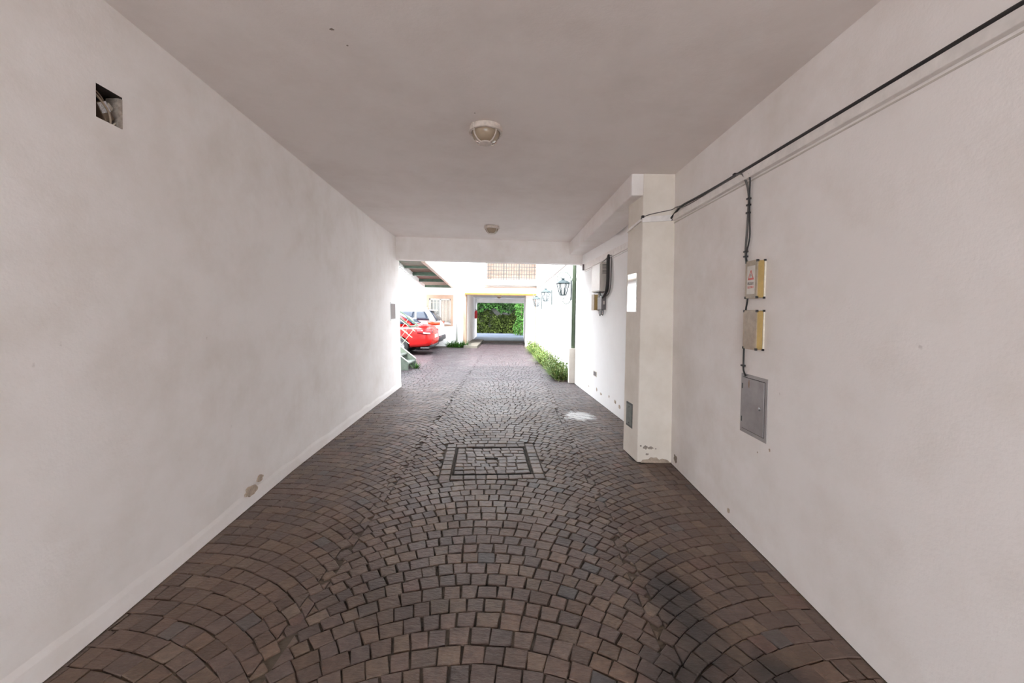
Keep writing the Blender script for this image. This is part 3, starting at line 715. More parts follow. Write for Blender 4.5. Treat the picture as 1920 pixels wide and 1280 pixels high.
t = thing('steel_hatch', 'grey steel meter hatch low on the right wall', 'hatch', R(2.81, 0.75, 0))
slabR(2.657, 2.967, 0.75, 1.175, -0.002, 0.004).build('frame', 'steel_frame', t)
slabR(2.680, 2.945, 0.776, 1.152, 0.0035, 0.0042).build('door_gap', 'dark', t)
dr = slabR(2.684, 2.941, 0.780, 1.148, 0.003, 0.009).build('door', 'steel', t, bevel=0.002)
MB().lathe([(0.0, 0.0), (0.012, 0.0), (0.012, 0.006), (0.0, 0.006)], R(2.722, 0.965, 0.015), 16, 'x').build('lock', 'chrome', dr)
slabR(2.717, 2.724, 0.952, 0.962, 0.014, 0.0165).build('keyhole', 'black', dr)
for z in (0.845, 1.085): slabR(2.936, 2.946, z - 0.018, z + 0.018, 0.006, 0.012).build('hinge', 'steel_dark', t)
patch('rust_stain', dr, R(2.86, 1.11, 0.0085), 0.016, 0.07, RW, simple('rust_streak', (0.26, 0.17, 0.11), 0.8), 7, 0.001)

# ------------------------------------------------------------------ pillar plates
def psx(y): return 1.362 - (y - 4.305) * 0.0892
def slabP(ya, yb, za, zb_, d0, d1): return slabR(ya, yb, za, zb_, d0, d1, lambda y, z: psx(y))
t = thing('wall_mirror', 'tall glossy rectangular plate on the side of the pillar', 'plate', (psx(4.54), 4.54, 1.6))
slabP(4.405, 4.672, 1.608, 2.045, -0.002, 0.006).build('backing', 'paper', t)
slabP(4.414, 4.663, 1.617, 2.036, 0.005, 0.009).build('sheet', 'mirror', t)
t = thing('service_plate', 'dark metal service plate low on the side of the pillar', 'plate', (psx(4.54), 4.54, 0.32))
slabP(4.455, 4.632, 0.320, 0.592, -0.002, 0.004).build('frame', 'steel_dark', t)
slabP(4.470, 4.617, 0.345, 0.570, 0.003, 0.008).build('cover', 'vent', t)
for z in (0.365, 0.545): MB().lathe([(0, 0), (0.009, 0), (0.007, 0.006), (0, 0.006)], (psx(4.54) - 0.012, 4.54, z), 10, 'x').build('screw', 'steel_dark', t)

# ------------------------------------------------------------------ equipment on the set-back wall
def W2(y, z): return wr2(y)
t = thing('wall_cabinet', 'pale metal cabinet with vent slots hung under the trunking', 'cabinet', (wr2(7.0), 7.0, 1.95))
slabR(6.755, 7.26, 1.955, 2.435, -0.002, 0.150, W2).build('body', 'cab', t, bevel=0.008)
slabR(6.770, 7.245, 1.97, 2.42, 0.150, 0.158, W2).build('door', simple('cabinet_door', (0.76, 0.74, 0.72), 0.4, 0, 0.05), t, bevel=0.004)
for k in range(7):
    z = 2.25 + 0.024 * k
    MB().box(wr2(6.755) - 0.120, wr2(6.755) - 0.035, 6.751, 6.757, z, z + 0.010).build('vent_slot', 'grey_cable', t)
MB().box(wr2(7) - 0.145, wr2(7) + 0.0, 6.76, 7.25, 1.945, 1.956).build('bottom_edge', 'steel_dark', t)
def Q(y, z, d): return (wr2(y) - d, y, z)
cable('cable_bundle', 'thick dark cable bundle hanging beside the vented cabinet', [Q(6.70, 2.545, 0.03), Q(6.68, 2.48, 0.05), Q(6.68, 2.30, 0.05), Q(6.68, 2.12, 0.05), Q(6.72, 1.98, 0.05), Q(6.84, 1.90, 0.05), Q(6.95, 1.86, 0.05)], 0.028, 'black')
cable('loose_cable', 'thin grey cable bowing out beside the dark bundle', [Q(6.62, 2.54, 0.02), Q(6.60, 2.40, 0.02), Q(6.58, 2.2, 0.03), Q(6.60, 2.02, 0.03), Q(6.70, 1.91, 0.03), Q(6.9, 1.86, 0.04)], 0.008, 'grey_cable')
cable('loose_cable', 'dark cable from the cabinet underside to the grey meter', [Q(7.05, 1.955, 0.07), Q(7.0, 1.90, 0.07), Q(6.92, 1.87, 0.06), Q(6.93, 1.84, 0.05)], 0.012, 'grey_cable')
cable('loose_cable', 'thin cable looping along the trunking above the cabinet', [Q(6.5, 2.52, 0.02), Q(6.7, 2.535, 0.03), Q(6.9, 2.50, 0.03), Q(7.1, 2.455, 0.05), Q(7.25, 2.44, 0.05)], 0.008, 'grey_cable')
t = thing('small_electric_box', 'small yellowish box below the vented cabinet', 'electric box', (wr2(7.4), 7.42, 1.64))
slabR(7.34, 7.50, 1.645, 1.925, -0.002, 0.075, W2).build('body', 'box_side', t, bevel=0.004)
slabR(7.335, 7.505, 1.64, 1.93, 0.075, 0.085, W2).build('lid', 'box_lid', t, bevel=0.003)
t = thing('electric_meter', 'dark grey meter block with dangling wires under the cabinet', 'meter', (wr2(7.0), 7.0, 1.63))
slabR(6.92, 7.16, 1.65, 1.865, -0.002, 0.075, W2).build('body', 'meter', t, bevel=0.006)
MB().tube([Q(7.16, 1.63, 0.05), Q(7.16, 1.95, 0.05)], 0.020, 10).build('conduit', 'cab', t, True)
slabR(6.916, 6.925, 1.74, 1.80, 0.02, 0.05, W2).build('window', 'cab', t)
for k, (dy, dz) in enumerate(((0.0, 0.0), (0.08, -0.02), (-0.07, -0.01))):
    MB().tube(smoothpath([Q(7.05 + dy, 1.66, 0.05), Q(7.03 + dy, 1.60 + dz, 0.055), Q(6.99 + dy, 1.565 + dz, 0.05), Q(6.96 + dy, 1.60, 0.05), Q(6.98 + dy, 1.655, 0.05)], 4), 0.006, 6).build('wire_loop', 'black' if k else 'grey_cable', t, True)
t = thing('wall_outlet', 'small dark outlet low on the set-back wall', 'outlet', (wr2(7.47), 7.47, 0.43))
slabR(7.37, 7.57, 0.425, 0.515, -0.002, 0.005, W2).build('plate', 'cream_metal', t)
slabR(7.39, 7.55, 0.435, 0.505, 0.004, 0.008, W2).build('socket', 'meter', t)

# ------------------------------------------------------------------ courtyard right wall: downpipe, lanterns, cable, planting
t = thing('downpipe', 'green rain downpipe with a pale box casing at its foot', 'pipe', (1.37, 9.17, 0))
MB().tube([(1.385, 9.16, 0.75), (1.385, 9.16, 4.6)], 0.040, 16).build('pipe', 'pipe_green', t, True)
MB().lathe([(0.05, 0), (0.052, 0.01), (0.052, 0.05), (0.05, 0.06)], (1.385, 9.16, 2.30), 16).build('collar', 'pipe_green', t, True)
MB().box(1.297, 1.44, 9.09, 9.24, 0, 0.785).build('casing', M['pillar'], t, bevel=0.008)
MB().box(1.335, 1.43, 9.12, 9.20, 3.2, 3.23).build('bracket', 'pipe_green', t)

def lantern(y, zc_, label):
    xw = wr3(y); c = xw - 0.205; t = thing('wall_lantern', label, 'lantern', (xw, y, zc_), 'courtyard lanterns')
    MB().box(xw - 0.02, xw + 0.004, y - 0.03, y + 0.03, zc_ - 0.30, zc_ + 0.16).build('back_plate', 'teal', t, bevel=0.004)
    # scrolled arm above and below
    pa = [(xw - 0.015, y, zc_ + 0.10)]; 
    for k in range(9):
        a = math.radians(20 + 20 * k); pa.append((c + 0.02 + 0.16 * math.cos(a), y, zc_ + 0.20 + 0.16 * math.sin(a)))
    for k in range(8):
        a = math.radians(200 + 45 * k); r_ = 0.07 - 0.006 * k; pa.append((c - 0.06 + r_ * math.cos(a), y, zc_ + 0.19 + r_ * math.sin(a)))
    MB().tube(smoothpath(pa, 3), 0.010, 6).build('scroll_arm', 'sage', t, True)
    pb = [(xw - 0.012, y, zc_ - 0.18), (xw - 0.02, y, zc_ - 0.28)]
    for k in range(10):
        a = math.radians(-10 - 26 * k); r_ = 0.11 - 0.006 * k; pb.append((c + 0.07 + r_ * math.cos(a), y, zc_ - 0.30 + r_ * math.sin(a)))
    MB().tube(smoothpath(pb, 3), 0.009, 6).build('lower_scroll', 'sage', t, True)
    zt = zc_ + 0.09
    MB().tube([(c, y, zt + 0.05), (c, y, zt + 0.22)], 0.006, 6).build('hook', 'sage', t)
    rot = math.pi / 4
    MB().lathe([(0.185, -0.002), (0.185, 0.006), (0.13, 0.05), (0.05, 0.085), (0.035, 0.10), (0.055, 0.112), (0.03, 0.125), (0.001, 0.127)], (c, y, zt), 6, 'z', rot).build('roof', 'teal', t)
    MB().lathe([(0.001, 0.0), (0.16, 0.0), (0.16, -0.012), (0.001, -0.012)], (c, y, zt), 6, 'z', rot).build('top_frame', 'teal', t)
    for k in range(6):
        a = rot + math.pi / 3 * k
        MB().tube([(c + 0.145 * math.cos(a), y + 0.145 * math.sin(a), zt - 0.005), (c + 0.078 * math.cos(a), y + 0.078 * math.sin(a), zt - 0.27)], 0.012, 6).build('corner_bar', 'teal', t)
        a2 = a + math.pi / 3
        f_ = MB().add([(c + r_ * math.cos(b_), y + r_ * math.sin(b_), zt + h_) for r_, h_, b_ in ((0.143, -0.01, a), (0.143, -0.01, a2), (0.077, -0.265, a2), (0.077, -0.265, a))], [(0, 1, 2, 3)])
        f_.build('pane', 'lan_glass', t)
    MB().lathe([(0.001, 0.0), (0.085, 0.0), (0.085, -0.02), (0.05, -0.03), (0.001, -0.03)], (c, y, zt - 0.262), 6, 'z', rot).build('base', 'teal', t)
    MB().lathe([(0.001, 0), (0.02, 0), (0.02, 0.06), (0.035, 0.10), (0.03, 0.15), (0.001, 0.17)], (c, y, zt - 0.25), 10).build('bulb', 'white_paint', t, True)
    return t
lantern(9.68, 2.19, 'teal wall lantern on a scroll bracket, next to the green downpipe')
lantern(12.98, 2.13, 'teal wall lantern on a scroll bracket, middle one of the courtyard wall')
lantern(15.8, 2.00, 'teal wall lantern on a scroll bracket, beside the orange-edged tunnel')
cable('wall_cable', 'thin grey conduit sloping along the courtyard wall above the lanterns', [(wr3(17.9) - 0.015, 17.9, 2.60), (wr3(16.5) - 0.015, 16.5, 2.62), (wr3(13.5) - 0.015, 13.5, 2.71), (wr3(10.6) - 0.015, 10.6, 2.806), (wr3(9.4) - 0.015, 9.4, 2.85)], 0.014, 'stalk')

def leaf_strip(mb, base, d, L, w, droop, n=3):
    d = Vector(d).normalized(); sd_ = d.cross(Vector((0, 0, 1)))
    if sd_.length < 1e-3: sd_ = Vector((1, 0, 0))
    sd_.normalize(); p = Vector(base); k = len(mb.v)
    for i in range(n + 1):
        t_ = i / n; ww = w * (1 - t_) * (0.55 + 0.9 * t_) + 0.001
        q = p + d * (L * t_) + Vector((0, 0, -droop * L * t_ * t_))
        mb.v += [q - sd_ * ww, q + sd_ * ww]
    for i in range(n): mb.f.append((k + 2 * i, k + 2 * i + 1, k + 2 * i + 3, k + 2 * i + 2))
def quad_leaf(mb, c, s_, rnd, flat=None):
    n_ = Vector((rnd.gauss(0, 1), rnd.gauss(0, 1), rnd.gauss(0, 1)))
    if flat is not None: n_ = n_ * 0.55 + Vector(flat)
    n_.normalize(); a = n_.orthogonal().normalized(); a = Matrix.Rotation(rnd.uniform(0, 6.28), 3, n_) @ a; b_ = n_.cross(a); c = Vector(c); k = len(mb.v)
    mb.v += [c - a * s_, c - b_ * s_ * 0.5, c + a * s_ + n_ * s_ * 0.2, c + b_ * s_ * 0.5]; mb.f.append((k, k + 1, k + 2, k + 3))
rnd = random.Random(11)
mb = MB()
mb.prism([(wr3(9.35) - 0.38, 9.35, -0.02), (wr3(9.35), 9.35, -0.02), (wr3(17.9), 17.9, -0.02), (wr3(17.9) - 0.38, 17.9, -0.02)], (0, 0, 0.035))
struct(mb.build('planting_bed', 'soil'), 'narrow soil bed along the foot of the courtyard wall', 'soil bed')
mb = MB()
for i in range(5200):
    y = rnd.uniform(9.38, 17.7); x = wr3(y) - rnd.uniform(0.03, 0.40)
    a = rnd.uniform(0, 6.28); el = rnd.uniform(0.5, 1.3); H_ = 0.30 + 0.14 * math.sin(y * 2.1) + rnd.uniform(-.1, .1)
    leaf_strip(mb, (x, y, 0.01), (math.cos(a) * math.cos(el), math.sin(a) * math.cos(el), math.sin(el)), max(0.12, H_), rnd.uniform(0.008, 0.017), rnd.uniform(0.1, 0.6))
for i in range(2600):
    y = rnd.uniform(9.38, 17.7); x = wr3(y) - rnd.uniform(0.03, 0.42)
    quad_leaf(mb, (x, y, rnd.uniform(0.06, 0.36)), rnd.uniform(0.018, 0.04), rnd)
mtg, ntg, bg_ = nmat('strip_leaf_mix'); pg = pos(ntg); ng = noise(ntg, 14, 3, 0.6, pg)
rg = ramp(ntg, ng.outputs[0], [(0.32, (0.035, 0.09, 0.014)), (0.5, (0.10, 0.165, 0.026)), (0.68, (0.23, 0.22, 0.07))])
ntg.links.new(rg.outputs[0], bg_.inputs['Base Color']); bg_.inputs['Roughness'].default_value = 0.6; M['strip'] = mtg
tag(mb.build('leafy_strip', 'strip', fix=False), 'overgrown green and yellowish leafy strip along the courtyard wall', 'plants', kind='stuff')
mb = MB()
for i in range(34):
    y = rnd.uniform(10.5, 17.2); x = wr3(y) - rnd.uniform(0.05, 0.22); h_ = rnd.uniform(0.5, 1.0); dx = rnd.uniform(-.1, .06); dy = rnd.uniform(-.2, .2)
    mb.tube([(x, y, 0.0), (x + dx * .5, y + dy * .4, h_ * .6), (x + dx, y + dy, h_)], 0.005, 4)
    for j in range(7): quad_leaf(mb, (x + dx * .8 + rnd.uniform(-.05, .05), y + dy * .8 + rnd.uniform(-.06, .06), h_ * rnd.uniform(.6, 1.0)), 0.022, rnd)
tag(mb.build('dry_stalks', 'stalk', fix=False), 'thin dry stalks rising from the leafy strip', 'stalks', kind='stuff')

# ------------------------------------------------------------------ courtyard facade with tunnel, window and balcony
def wall_cells(name, xs, zs, holes, ya, yb, mat):
    mb = MB()
    for i in range(len(xs) - 1):
        for j in range(len(zs) - 1):
            cx, cz = (xs[i] + xs[i + 1]) / 2, (zs[j] + zs[j + 1]) / 2
            if any(h_[0] < cx < h_[1] and h_[2] < cz < h_[3] for h_ in holes): continue
            mb.box(xs[i], xs[i + 1], ya, yb, zs[j], zs[j + 1])
    return mb.build(name, mat)
TUN = (fx(-2.0), fx(1.06), 0, fz(2.34)); WIN = (fx(-3.60), fx(-2.66), fz(1.03), fz(2.10)); BAL = (fx(-1.16), fx(1.18), fz(2.925), 4.6)
xs = sorted([-3.97, WIN[0], WIN[1], TUN[0], TUN[1], BAL[0], BAL[1] - 0.02, 1.3]); zs_ = sorted([0, WIN[2], WIN[3], TUN[3], BAL[2], BAL[3], 5.6])
BAL = (BAL[0], BAL[1] - 0.02, BAL[2], BAL[3])
facade = struct(wall_cells('wall_facade', xs, zs_, [TUN, WIN, BAL], FY, FY + 0.35, 'white_wall'), 'sunlit white courtyard facade with window, balcony and tunnel', 'wall')
mb = MB(); mb.box(-9.8, -3.95, 18.5, 18.8, 0, 5.6); mb.box(-3.97, -3.85, 18.3, 18.8, 0, 5.6)
struct(mb.build('wall_parking_back', 'white_wall'), 'bright white wall behind the parked cars', 'wall')
# lintel and peach jambs
MB().box(fx(-2.05), fx(1.08), FY - 0.10, FY + 0.02, fz(2.37), fz(2.60)).build('lintel', 'white_wall', facade)
MB().box(fx(-2.05), fx(1.02), FY - 0.10, FY + 0.30, fz(2.29), fz(2.365)).build('lintel_soffit', 'orange', facade)
MB().box(fx(-2.05), fx(1.08), FY - 0.13, FY + 0.02, fz(2.60), fz(2.63)).build('ledge', 'peach', facade)
MB().box(fx(-2.10), fx(-1.985), FY - 0.03, FY + 0.36, 0, fz(2.30)).build('jamb', 'peach', facade)
MB().box(fx(1.00), fx(1.075), FY - 0.03, FY + 0.36, 0, fz(2.30)).build('jamb', 'peach', facade)
# tunnel shell
mb = MB(); mb.prism([(fx(-2.0) - 0.3, FY + 0.35, 0), (fx(-2.0), FY + 0.35, 0), (-2.20, 25.3, 0), (-2.5, 25.3, 0)], (0, 0, 2.6))
struct(mb.build('wall_tunnel_left', 'wall'), 'shaded plaster wall of the far tunnel beside the raised kerb', 'wall')
mb = MB(); mb.prism([(0.62, 18.5, 0), (1.3, 18.5, 0), (1.3, 25.3, 0), (0.72, 25.3, 0)], (0, 0, 2.6))
struct(mb.build('wall_tunnel_right', 'wall'), 'pale plaster pier and wall of the far tunnel', 'wall')
mb = MB(); mb.box(-2.9, 1.5, FY + 0.35, 25.3, fz(2.34), 3.0); mb.box(-2.9, 1.5, 25.0, 25.3, 2.10, 2.6)
struct(mb.build('ceiling_tunnel', 'wall'), 'low plaster ceiling of the far tunnel', 'ceiling')
mb = MB(); mb.box(-2.9, fx(-2.05), FY + 0.35, 25.3, 2.4, 5.6)
MB().box(fx(-2.0) + 0.0, -1.47, 17.3, 21.2, -0.01, 0.10).build('tmp', 'conc').name = 'kerb_slab'
tag(bpy.data.objects['kerb_slab'], 'low concrete kerb slab at the mouth of the far tunnel', 'kerb', kind='structure')
lamp3 = copy_tree([o for o in bpy.data.objects if o.name.startswith('ceiling_lamp') and o.parent is None][0])
lamp3.location = (-0.66, 20.2, fz(2.34)); lamp3['label'] = 'small round ceiling lamp inside the far tunnel'
# fire extinguisher
t = thing('fire_extinguisher', 'red fire extinguisher hung on the far tunnel wall', 'extinguisher', (-2.06, 23.0, 1.15))
MB().lathe([(0.001, 0), (0.07, 0.0), (0.08, 0.02), (0.08, 0.36), (0.06, 0.42), (0.025, 0.45), (0.02, 0.47), (0.001, 0.47)], (-2.05, 23.0, 1.16), 16).build('cylinder', 'ext', t, True)
MB().box(-2.08, -2.02, 22.97, 23.03, 1.62, 1.68).build('valve', 'black', t)
MB().tube(smoothpath([(-2.03, 22.97, 1.65), (-1.96, 22.94, 1.55), (-1.96, 22.94, 1.35)]), 0.012, 6).build('hose', 'black', t, True)
MB().tube([(-2.06, 23.02, 1.63), (-2.06, 23.02, 2.38)], 0.015, 6).build('hanger_pipe', 'meter', t)

# window
win = struct(MB().box(WIN[0], WIN[1], FY + 0.16, FY + 0.18, WIN[2], WIN[3]).build('window_1', 'winglass'), 'barred window with peach surround and white frame', 'window')
for nm, a in (('surround', None),):
    w_ = 0.12
    for (x0_, x1_, z0_, z1_) in ((WIN[0] - w_, WIN[0], WIN[2] - w_, WIN[3] + w_ + .05), (WIN[1], WIN[1] + w_, WIN[2] - w_, WIN[3] + w_ + .05), (WIN[0], WIN[1], WIN[3], WIN[3] + w_ + .05), (WIN[0], WIN[1], WIN[2] - w_, WIN[2])):
        MB().box(x0_, x1_, FY - 0.015, FY + 0.01, z0_, z1_).build('surround', 'peach', win)
xm = (WIN[0] + WIN[1]) / 2
for (x0_, x1_, z0_, z1_) in ((WIN[0], WIN[0] + 0.05, WIN[2], WIN[3]), (WIN[1] - 0.05, WIN[1], WIN[2], WIN[3]), (WIN[0], WIN[1], WIN[3] - 0.06, WIN[3]), (WIN[0], WIN[1], WIN[2], WIN[2] + 0.06), (xm - 0.03, xm + 0.03, WIN[2], WIN[3])):
    MB().box(x0_, x1_, FY + 0.12, FY + 0.16, z0_, z1_).build('frame', 'white_paint', win)
for k in range(9):
    x = xm + 0.05 + k * 0.045
    MB().lathe([(0.024, 0), (0.024, WIN[3] - WIN[2] - 0.16)], (x, FY + 0.145, WIN[2] + 0.08), 8).build('curtain_fold', 'curtain', win, True)
for k in range(7):
    x = WIN[0] + (k + 0.5) * (WIN[1] - WIN[0]) / 7
    MB().box(x - 0.006, x + 0.006, FY + 0.03, FY + 0.042, WIN[2], WIN[3]).build('grille_bar', 'cream_metal', win)
for k in range(3):
    z = WIN[2] + (k + 0.5) * (WIN[3] - WIN[2]) / 3
    MB().box(WIN[0], WIN[1], FY + 0.028, FY + 0.04, z - 0.006, z + 0.006).build('grille_bar', 'cream_metal', win)
MB().box(WIN[0] - 0.03, WIN[1] + 0.03, FY - 0.05, FY + 0.12, WIN[2] - 0.04, WIN[2]).build('sill', 'white_paint', win)
# white rain pipe on the facade
t = thing('rain_pipe', 'slim white rain pipe on the facade beside the window', 'pipe', (fx(-2.36), FY, 0.0))
MB().tube([(fx(-2.36), FY - 0.05, 0.0), (fx(-2.36), FY - 0.05, 5.2)], 0.045, 12).build('pipe', 'white_paint', t, True)
for z in (1.0, 2.2, 3.0): MB().lathe([(0.055, 0), (0.055, 0.05)], (fx(-2.36), FY - 0.05, z), 12).build('collar', 'white_paint', t)
# balcony
bal = thing('balcony', 'balcony with a rusty grid railing above the far tunnel', 'balcony', (0, FY, fz(2.69)))
MB().box(BAL[0] - 0.06, BAL[1] + 0.05, FY - 0.28, FY + 0.9, fz(2.70), fz(2.925)).build('slab', simple('stained_render', (0.74, 0.70, 0.62), 0.85, 0, 0.25, 5), bal)
MB().box(BAL[0], BAL[1], FY + 0.85, FY + 0.95, fz(2.925), BAL[3]).build('back_wall', 'brick', bal)
for sx in (BAL[0] - 0.02, BAL[1]): MB().box(sx - 0.0, sx + 0.03, FY + 0.3, FY + 0.95, fz(2.925), BAL[3]).build('side_wall', 'white_wall', bal)
ra = MB(); nb = 21
zb0, zb1 = fz(2.925), 3.95
for k in range(nb + 1):
    x = BAL[0] + 0.02 + (BAL[1] - BAL[0] - 0.04) * k / nb; w_ = 0.022 if k in (0, 7, 13, nb) else 0.011
    MB().box(x - w_, x + w_, FY - 0.235, FY - 0.225 + w_, zb0, zb1).build('baluster', 'bal_dark' if k else 'sage', bal)
for k in range(6):
    z = zb0 + 0.10 + k * 0.155
    MB().box(BAL[0] + 0.02, BAL[1] - 0.02, FY - 0.24, FY - 0.226, z - 0.012, z + 0.012).build('rail', 'bal_dark', bal)
# plants at the foot of the facade
def clump(x, y, h_, n, label):
    mb = MB()
    for i in range(n):
        a = rnd.uniform(0, 6.28); el = rnd.uniform(0.7, 1.4); r_ = rnd.uniform(0, 0.10)
        leaf_strip(mb, (x + r_ * math.cos(a), y + r_ * math.sin(a), 0.0), (math.cos(a) * math.cos(el), math.sin(a) * math.cos(el), math.sin(el)), h_ * rnd.uniform(.6, 1.15), rnd.uniform(0.012, 0.022), rnd.uniform(0.1, 0.7), 4)
    o = mb.build('leafy_plant', 'leaf_bright', fix=False); return tag(o, label, 'plant', 'plants at the facade foot')
for i in range(9): clump(-2.74 + 0.095 * i + rnd.uniform(-.03, .03), 17.62 + rnd.uniform(-.12, .1), 0.42, 42, 'strappy green plant at the facade foot between car and tunnel')
clump(-2.62, 11.05, 0.30, 26, 'small green weed growing under the lowest stair treads')['group'] = 'stair weeds'

# hedge wall beyond the tunnel
mb = MB(); mb.box(-4.5, 3.5, 29.6, 29.9, 0, 4.2)
struct(mb.build('wall_garden', simple('old_wall', (0.25, 0.24, 0.22), 0.9, 0, 0.2, 3)), 'old pale garden wall behind the ivy', 'wall')
mb = MB()
for i in range(7000):
    x = rnd.uniform(-3.4, 1.6); z = rnd.uniform(0.0, 1.50 + 0.22 * math.sin(x * 2.3) + 0.1 * math.sin(x * 7)); quad_leaf(mb, (x, 29.35 + rnd.uniform(-.25, .22), z), rnd.uniform(0.04, 0.09), rnd, (0, -.6, .25))
tag(mb.build('ivy_hedge', 'leaf_brown', fix=False), 'olive brown ivy hedge covering the garden wall', 'hedge', kind='stuff')
mb = MB()
for i in range(6000):
    x = rnd.uniform(-3.4, 1.6); z = rnd.uniform(1.62 + 0.16 * math.sin(x * 3.1) + 0.08 * math.sin(x * 9), 3.4); quad_leaf(mb, (x, 29.1 + rnd.uniform(-.35, .35), z), rnd.uniform(0.05, 0.11), rnd, (0, -.6, .4))
tag(mb.build('hanging_ivy', 'leaf_dark', fix=False), 'dark green ivy hanging over the top of the garden wall', 'ivy', kind='stuff')
t = thing('shrub', 'tall bright green leafy shrub beyond the far tunnel', 'shrub', (0.55, 27.4, 0))
mb = MB()
for i in range(1500):
    z = rnd.uniform(0.0, 2.9); r_ = 0.42 + 0.12 * math.sin(z * 4); a = rnd.uniform(0, 6.28); q = r_ * math.sqrt(rnd.random())
    quad_leaf(mb, (0.58 + q * math.cos(a) + (0.1 if z > 1.6 else 0), 27.4 + q * math.sin(a), z), rnd.uniform(0.05, 0.10), rnd, (0, -.5, .6))
mb.build('foliage', 'leaf_bright', t, fix=False)
MB().tube([(0.58, 27.4, 0), (0.62, 27.42, 1.4), (0.6, 27.4, 2.6)], [0.05, 0.04, 0.015], 8).build('stem', 'wood', t)

# ------------------------------------------------------------------ green gallery (overhead walkway) and stair
gal = thing('gallery_walkway', 'green steel gallery with plank floor seen from below', 'walkway', (-2.6, 13, 2.6))
def gr(y): return -1.87 + (y - 8.5) * (-2.65 + 1.87) / 9.5
def gl(y): return -2.52 + (y - 8.5) * (-3.97 + 2.52) / 9.5
nb = 64
for k in range(nb):
    ya = 8.55 + k * 9.42 / nb; yb = ya + 9.42 / nb - 0.012
    MB().prism([(gl(ya) + .02, ya, 2.70), (gr(ya) - .02, ya, 2.70), (gr(yb) - .02, yb, 2.70), (gl(yb) + .02, yb, 2.70)], (0, 0, 0.03 + rnd.uniform(0, 0.006))).build('board', 'wood', gal)
for y in (9.80, 11.9, 14.4, 17.93):
    w_ = 0.10
    MB().prism([(gl(y), y - w_ / 2, 2.60), (gr(y), y - w_ / 2, 2.60), (gr(y), y + w_ / 2, 2.60), (gl(y), y + w_ / 2, 2.60)], (0, 0, 0.11)).build('cross_beam', 'green', gal)
MB().prism([(gl(8.75) + .03, 8.75, 2.64), (gr(8.75) - .06, 8.75, 2.64), (gr(9.75) - .06, 9.75, 2.64), (gl(9.75) + .03, 9.75, 2.64)], (0, 0, 0.05)).build('cross_plate', 'green', gal)
MB().prism([(gr(8.5) - .05, 8.5, 2.60), (gr(8.5) + .04, 8.5, 2.60), (gr(18) + .04, 17.99, 2.60), (gr(18) - .05, 17.99, 2.60)], (0, 0, 0.24)).build('edge_beam', 'cream_metal', gal)
MB().prism([(gl(8.5) - .03, 8.5, 2.62), (gl(8.5) + .03, 8.5, 2.62), (gl(18) + .03, 17.99, 2.62), (gl(18) - .03, 17.99, 2.62)], (0, 0, 0.10)).build('edge_beam', 'sage', gal)
for k in range(30):
    y = 8.8 + k * 0.3
    MB().lathe([(0.045, 0), (0.05, 0.02), (0.042, 0.06), (0.05, 0.11), (0.001, 0.115)], (gl(y) + 0.07, y, 2.585), 8).build('bracket', 'white_paint', gal)
MB().bar((gr(8.6), 8.6, 2.90), (gr(17.9), 17.9, 2.90), 0.05, 0.05).build('bottom_rail', 'cream_rail', gal)
MB().bar((gr(8.6), 8.6, 3.85), (gr(17.9), 17.9, 3.85), 0.05, 0.05).build('top_rail', 'cream_rail', gal)
for k in range(63):
    y = 8.6 + k * 0.15
    MB().box(gr(y) - 0.009, gr(y) + 0.009, y - 0.009, y + 0.009, 2.92, 3.83).build('baluster', 'cream_rail', gal)

SX, SA, SB = -2.72, 10.66, 11.50     # foot of the stair, near and far side
run, rise, NS = 0.245, 0.19, 13
sl = rise / run
st_ = thing('stair', 'green steel stair beside the passage end', 'stair', (SX, (SA + SB) / 2, 0))
for y in (SA, SB):
    n_ = NS
    MB().prism([(SX, y - 0.01, 0), (SX, y - 0.01, 0.215), (SX - n_ * run, y - 0.01, 0.215 + n_ * rise), (SX - n_ * run, y - 0.01, n_ * rise - 0.09), (SX - 0.36, y - 0.01, 0)], (0, 0.02, 0)).build('stringer', 'sage', st_)
    MB().bar((SX, y, 0.222), (SX - n_ * run, y, 0.222 + n_ * rise), 0.05, 0.012).build('stringer_lit_edge', 'trunk', st_)  # near-white strip paints the lit top edge of the stringer
for k in range(NS):
    x = SX - k * run; z = 0.19 + k * rise
    MB().box(x - run - 0.03, x, SA + 0.012, SB - 0.012, z - 0.035, z).build('tread', 'tread', st_)
hz = 1.16
for y in (SA, SB):
    MB().bar((SX + 0.05, y, hz), (SX - NS * run, y, hz + NS * rise + 0.04), 0.06, 0.03).build('handrail', 'green', st_)
    d_ = Vector((-run, 0, rise)).normalized(); nn = Vector((-rise, 0, -run)).normalized()
    for k in range(1, 4):
        off = -0.235 * k
        MB().tube([(SX + 0.06 - 0.085 * k, y, hz + off + 0.06 * k), (SX - NS * run, y, hz + NS * rise + off)], 0.011, 6).build('grid_bar', 'cream_rail', st_)
    L_ = math.hypot(run, rise) * NS
    for k in range(14):
        p0 = Vector((SX + 0.02, y, hz)) + d_ * (0.30 * k)
        q0 = p0 + Vector((-0.60, 0, -0.78)) * 0.98
        t0 = 0.222 + (SX - q0.x) * sl
        if q0.x > SX: q0.x = SX
        MB().tube([p0, q0], 0.010, 6).build('grid_bar', 'cream_rail', st_)
MB().box(SX - 0.01, SX + 0.06, SA, SB, hz - 0.03, hz + 0.01).build('end_rail', 'green', st_)
MB().box(SX - NS * run - 0.9, SX - NS * run + 0.02, SA - 0.05, SB + 0.05, NS * rise + 0.10, NS * rise + 0.19).build('landing', 'green', st_)
for y in (SA, SB): MB().box(SX - NS * run - 0.8, SX - NS * run - 0.72, y - 0.04, y + 0.04, 0, NS * rise + 0.1).build('post', 'green', st_)

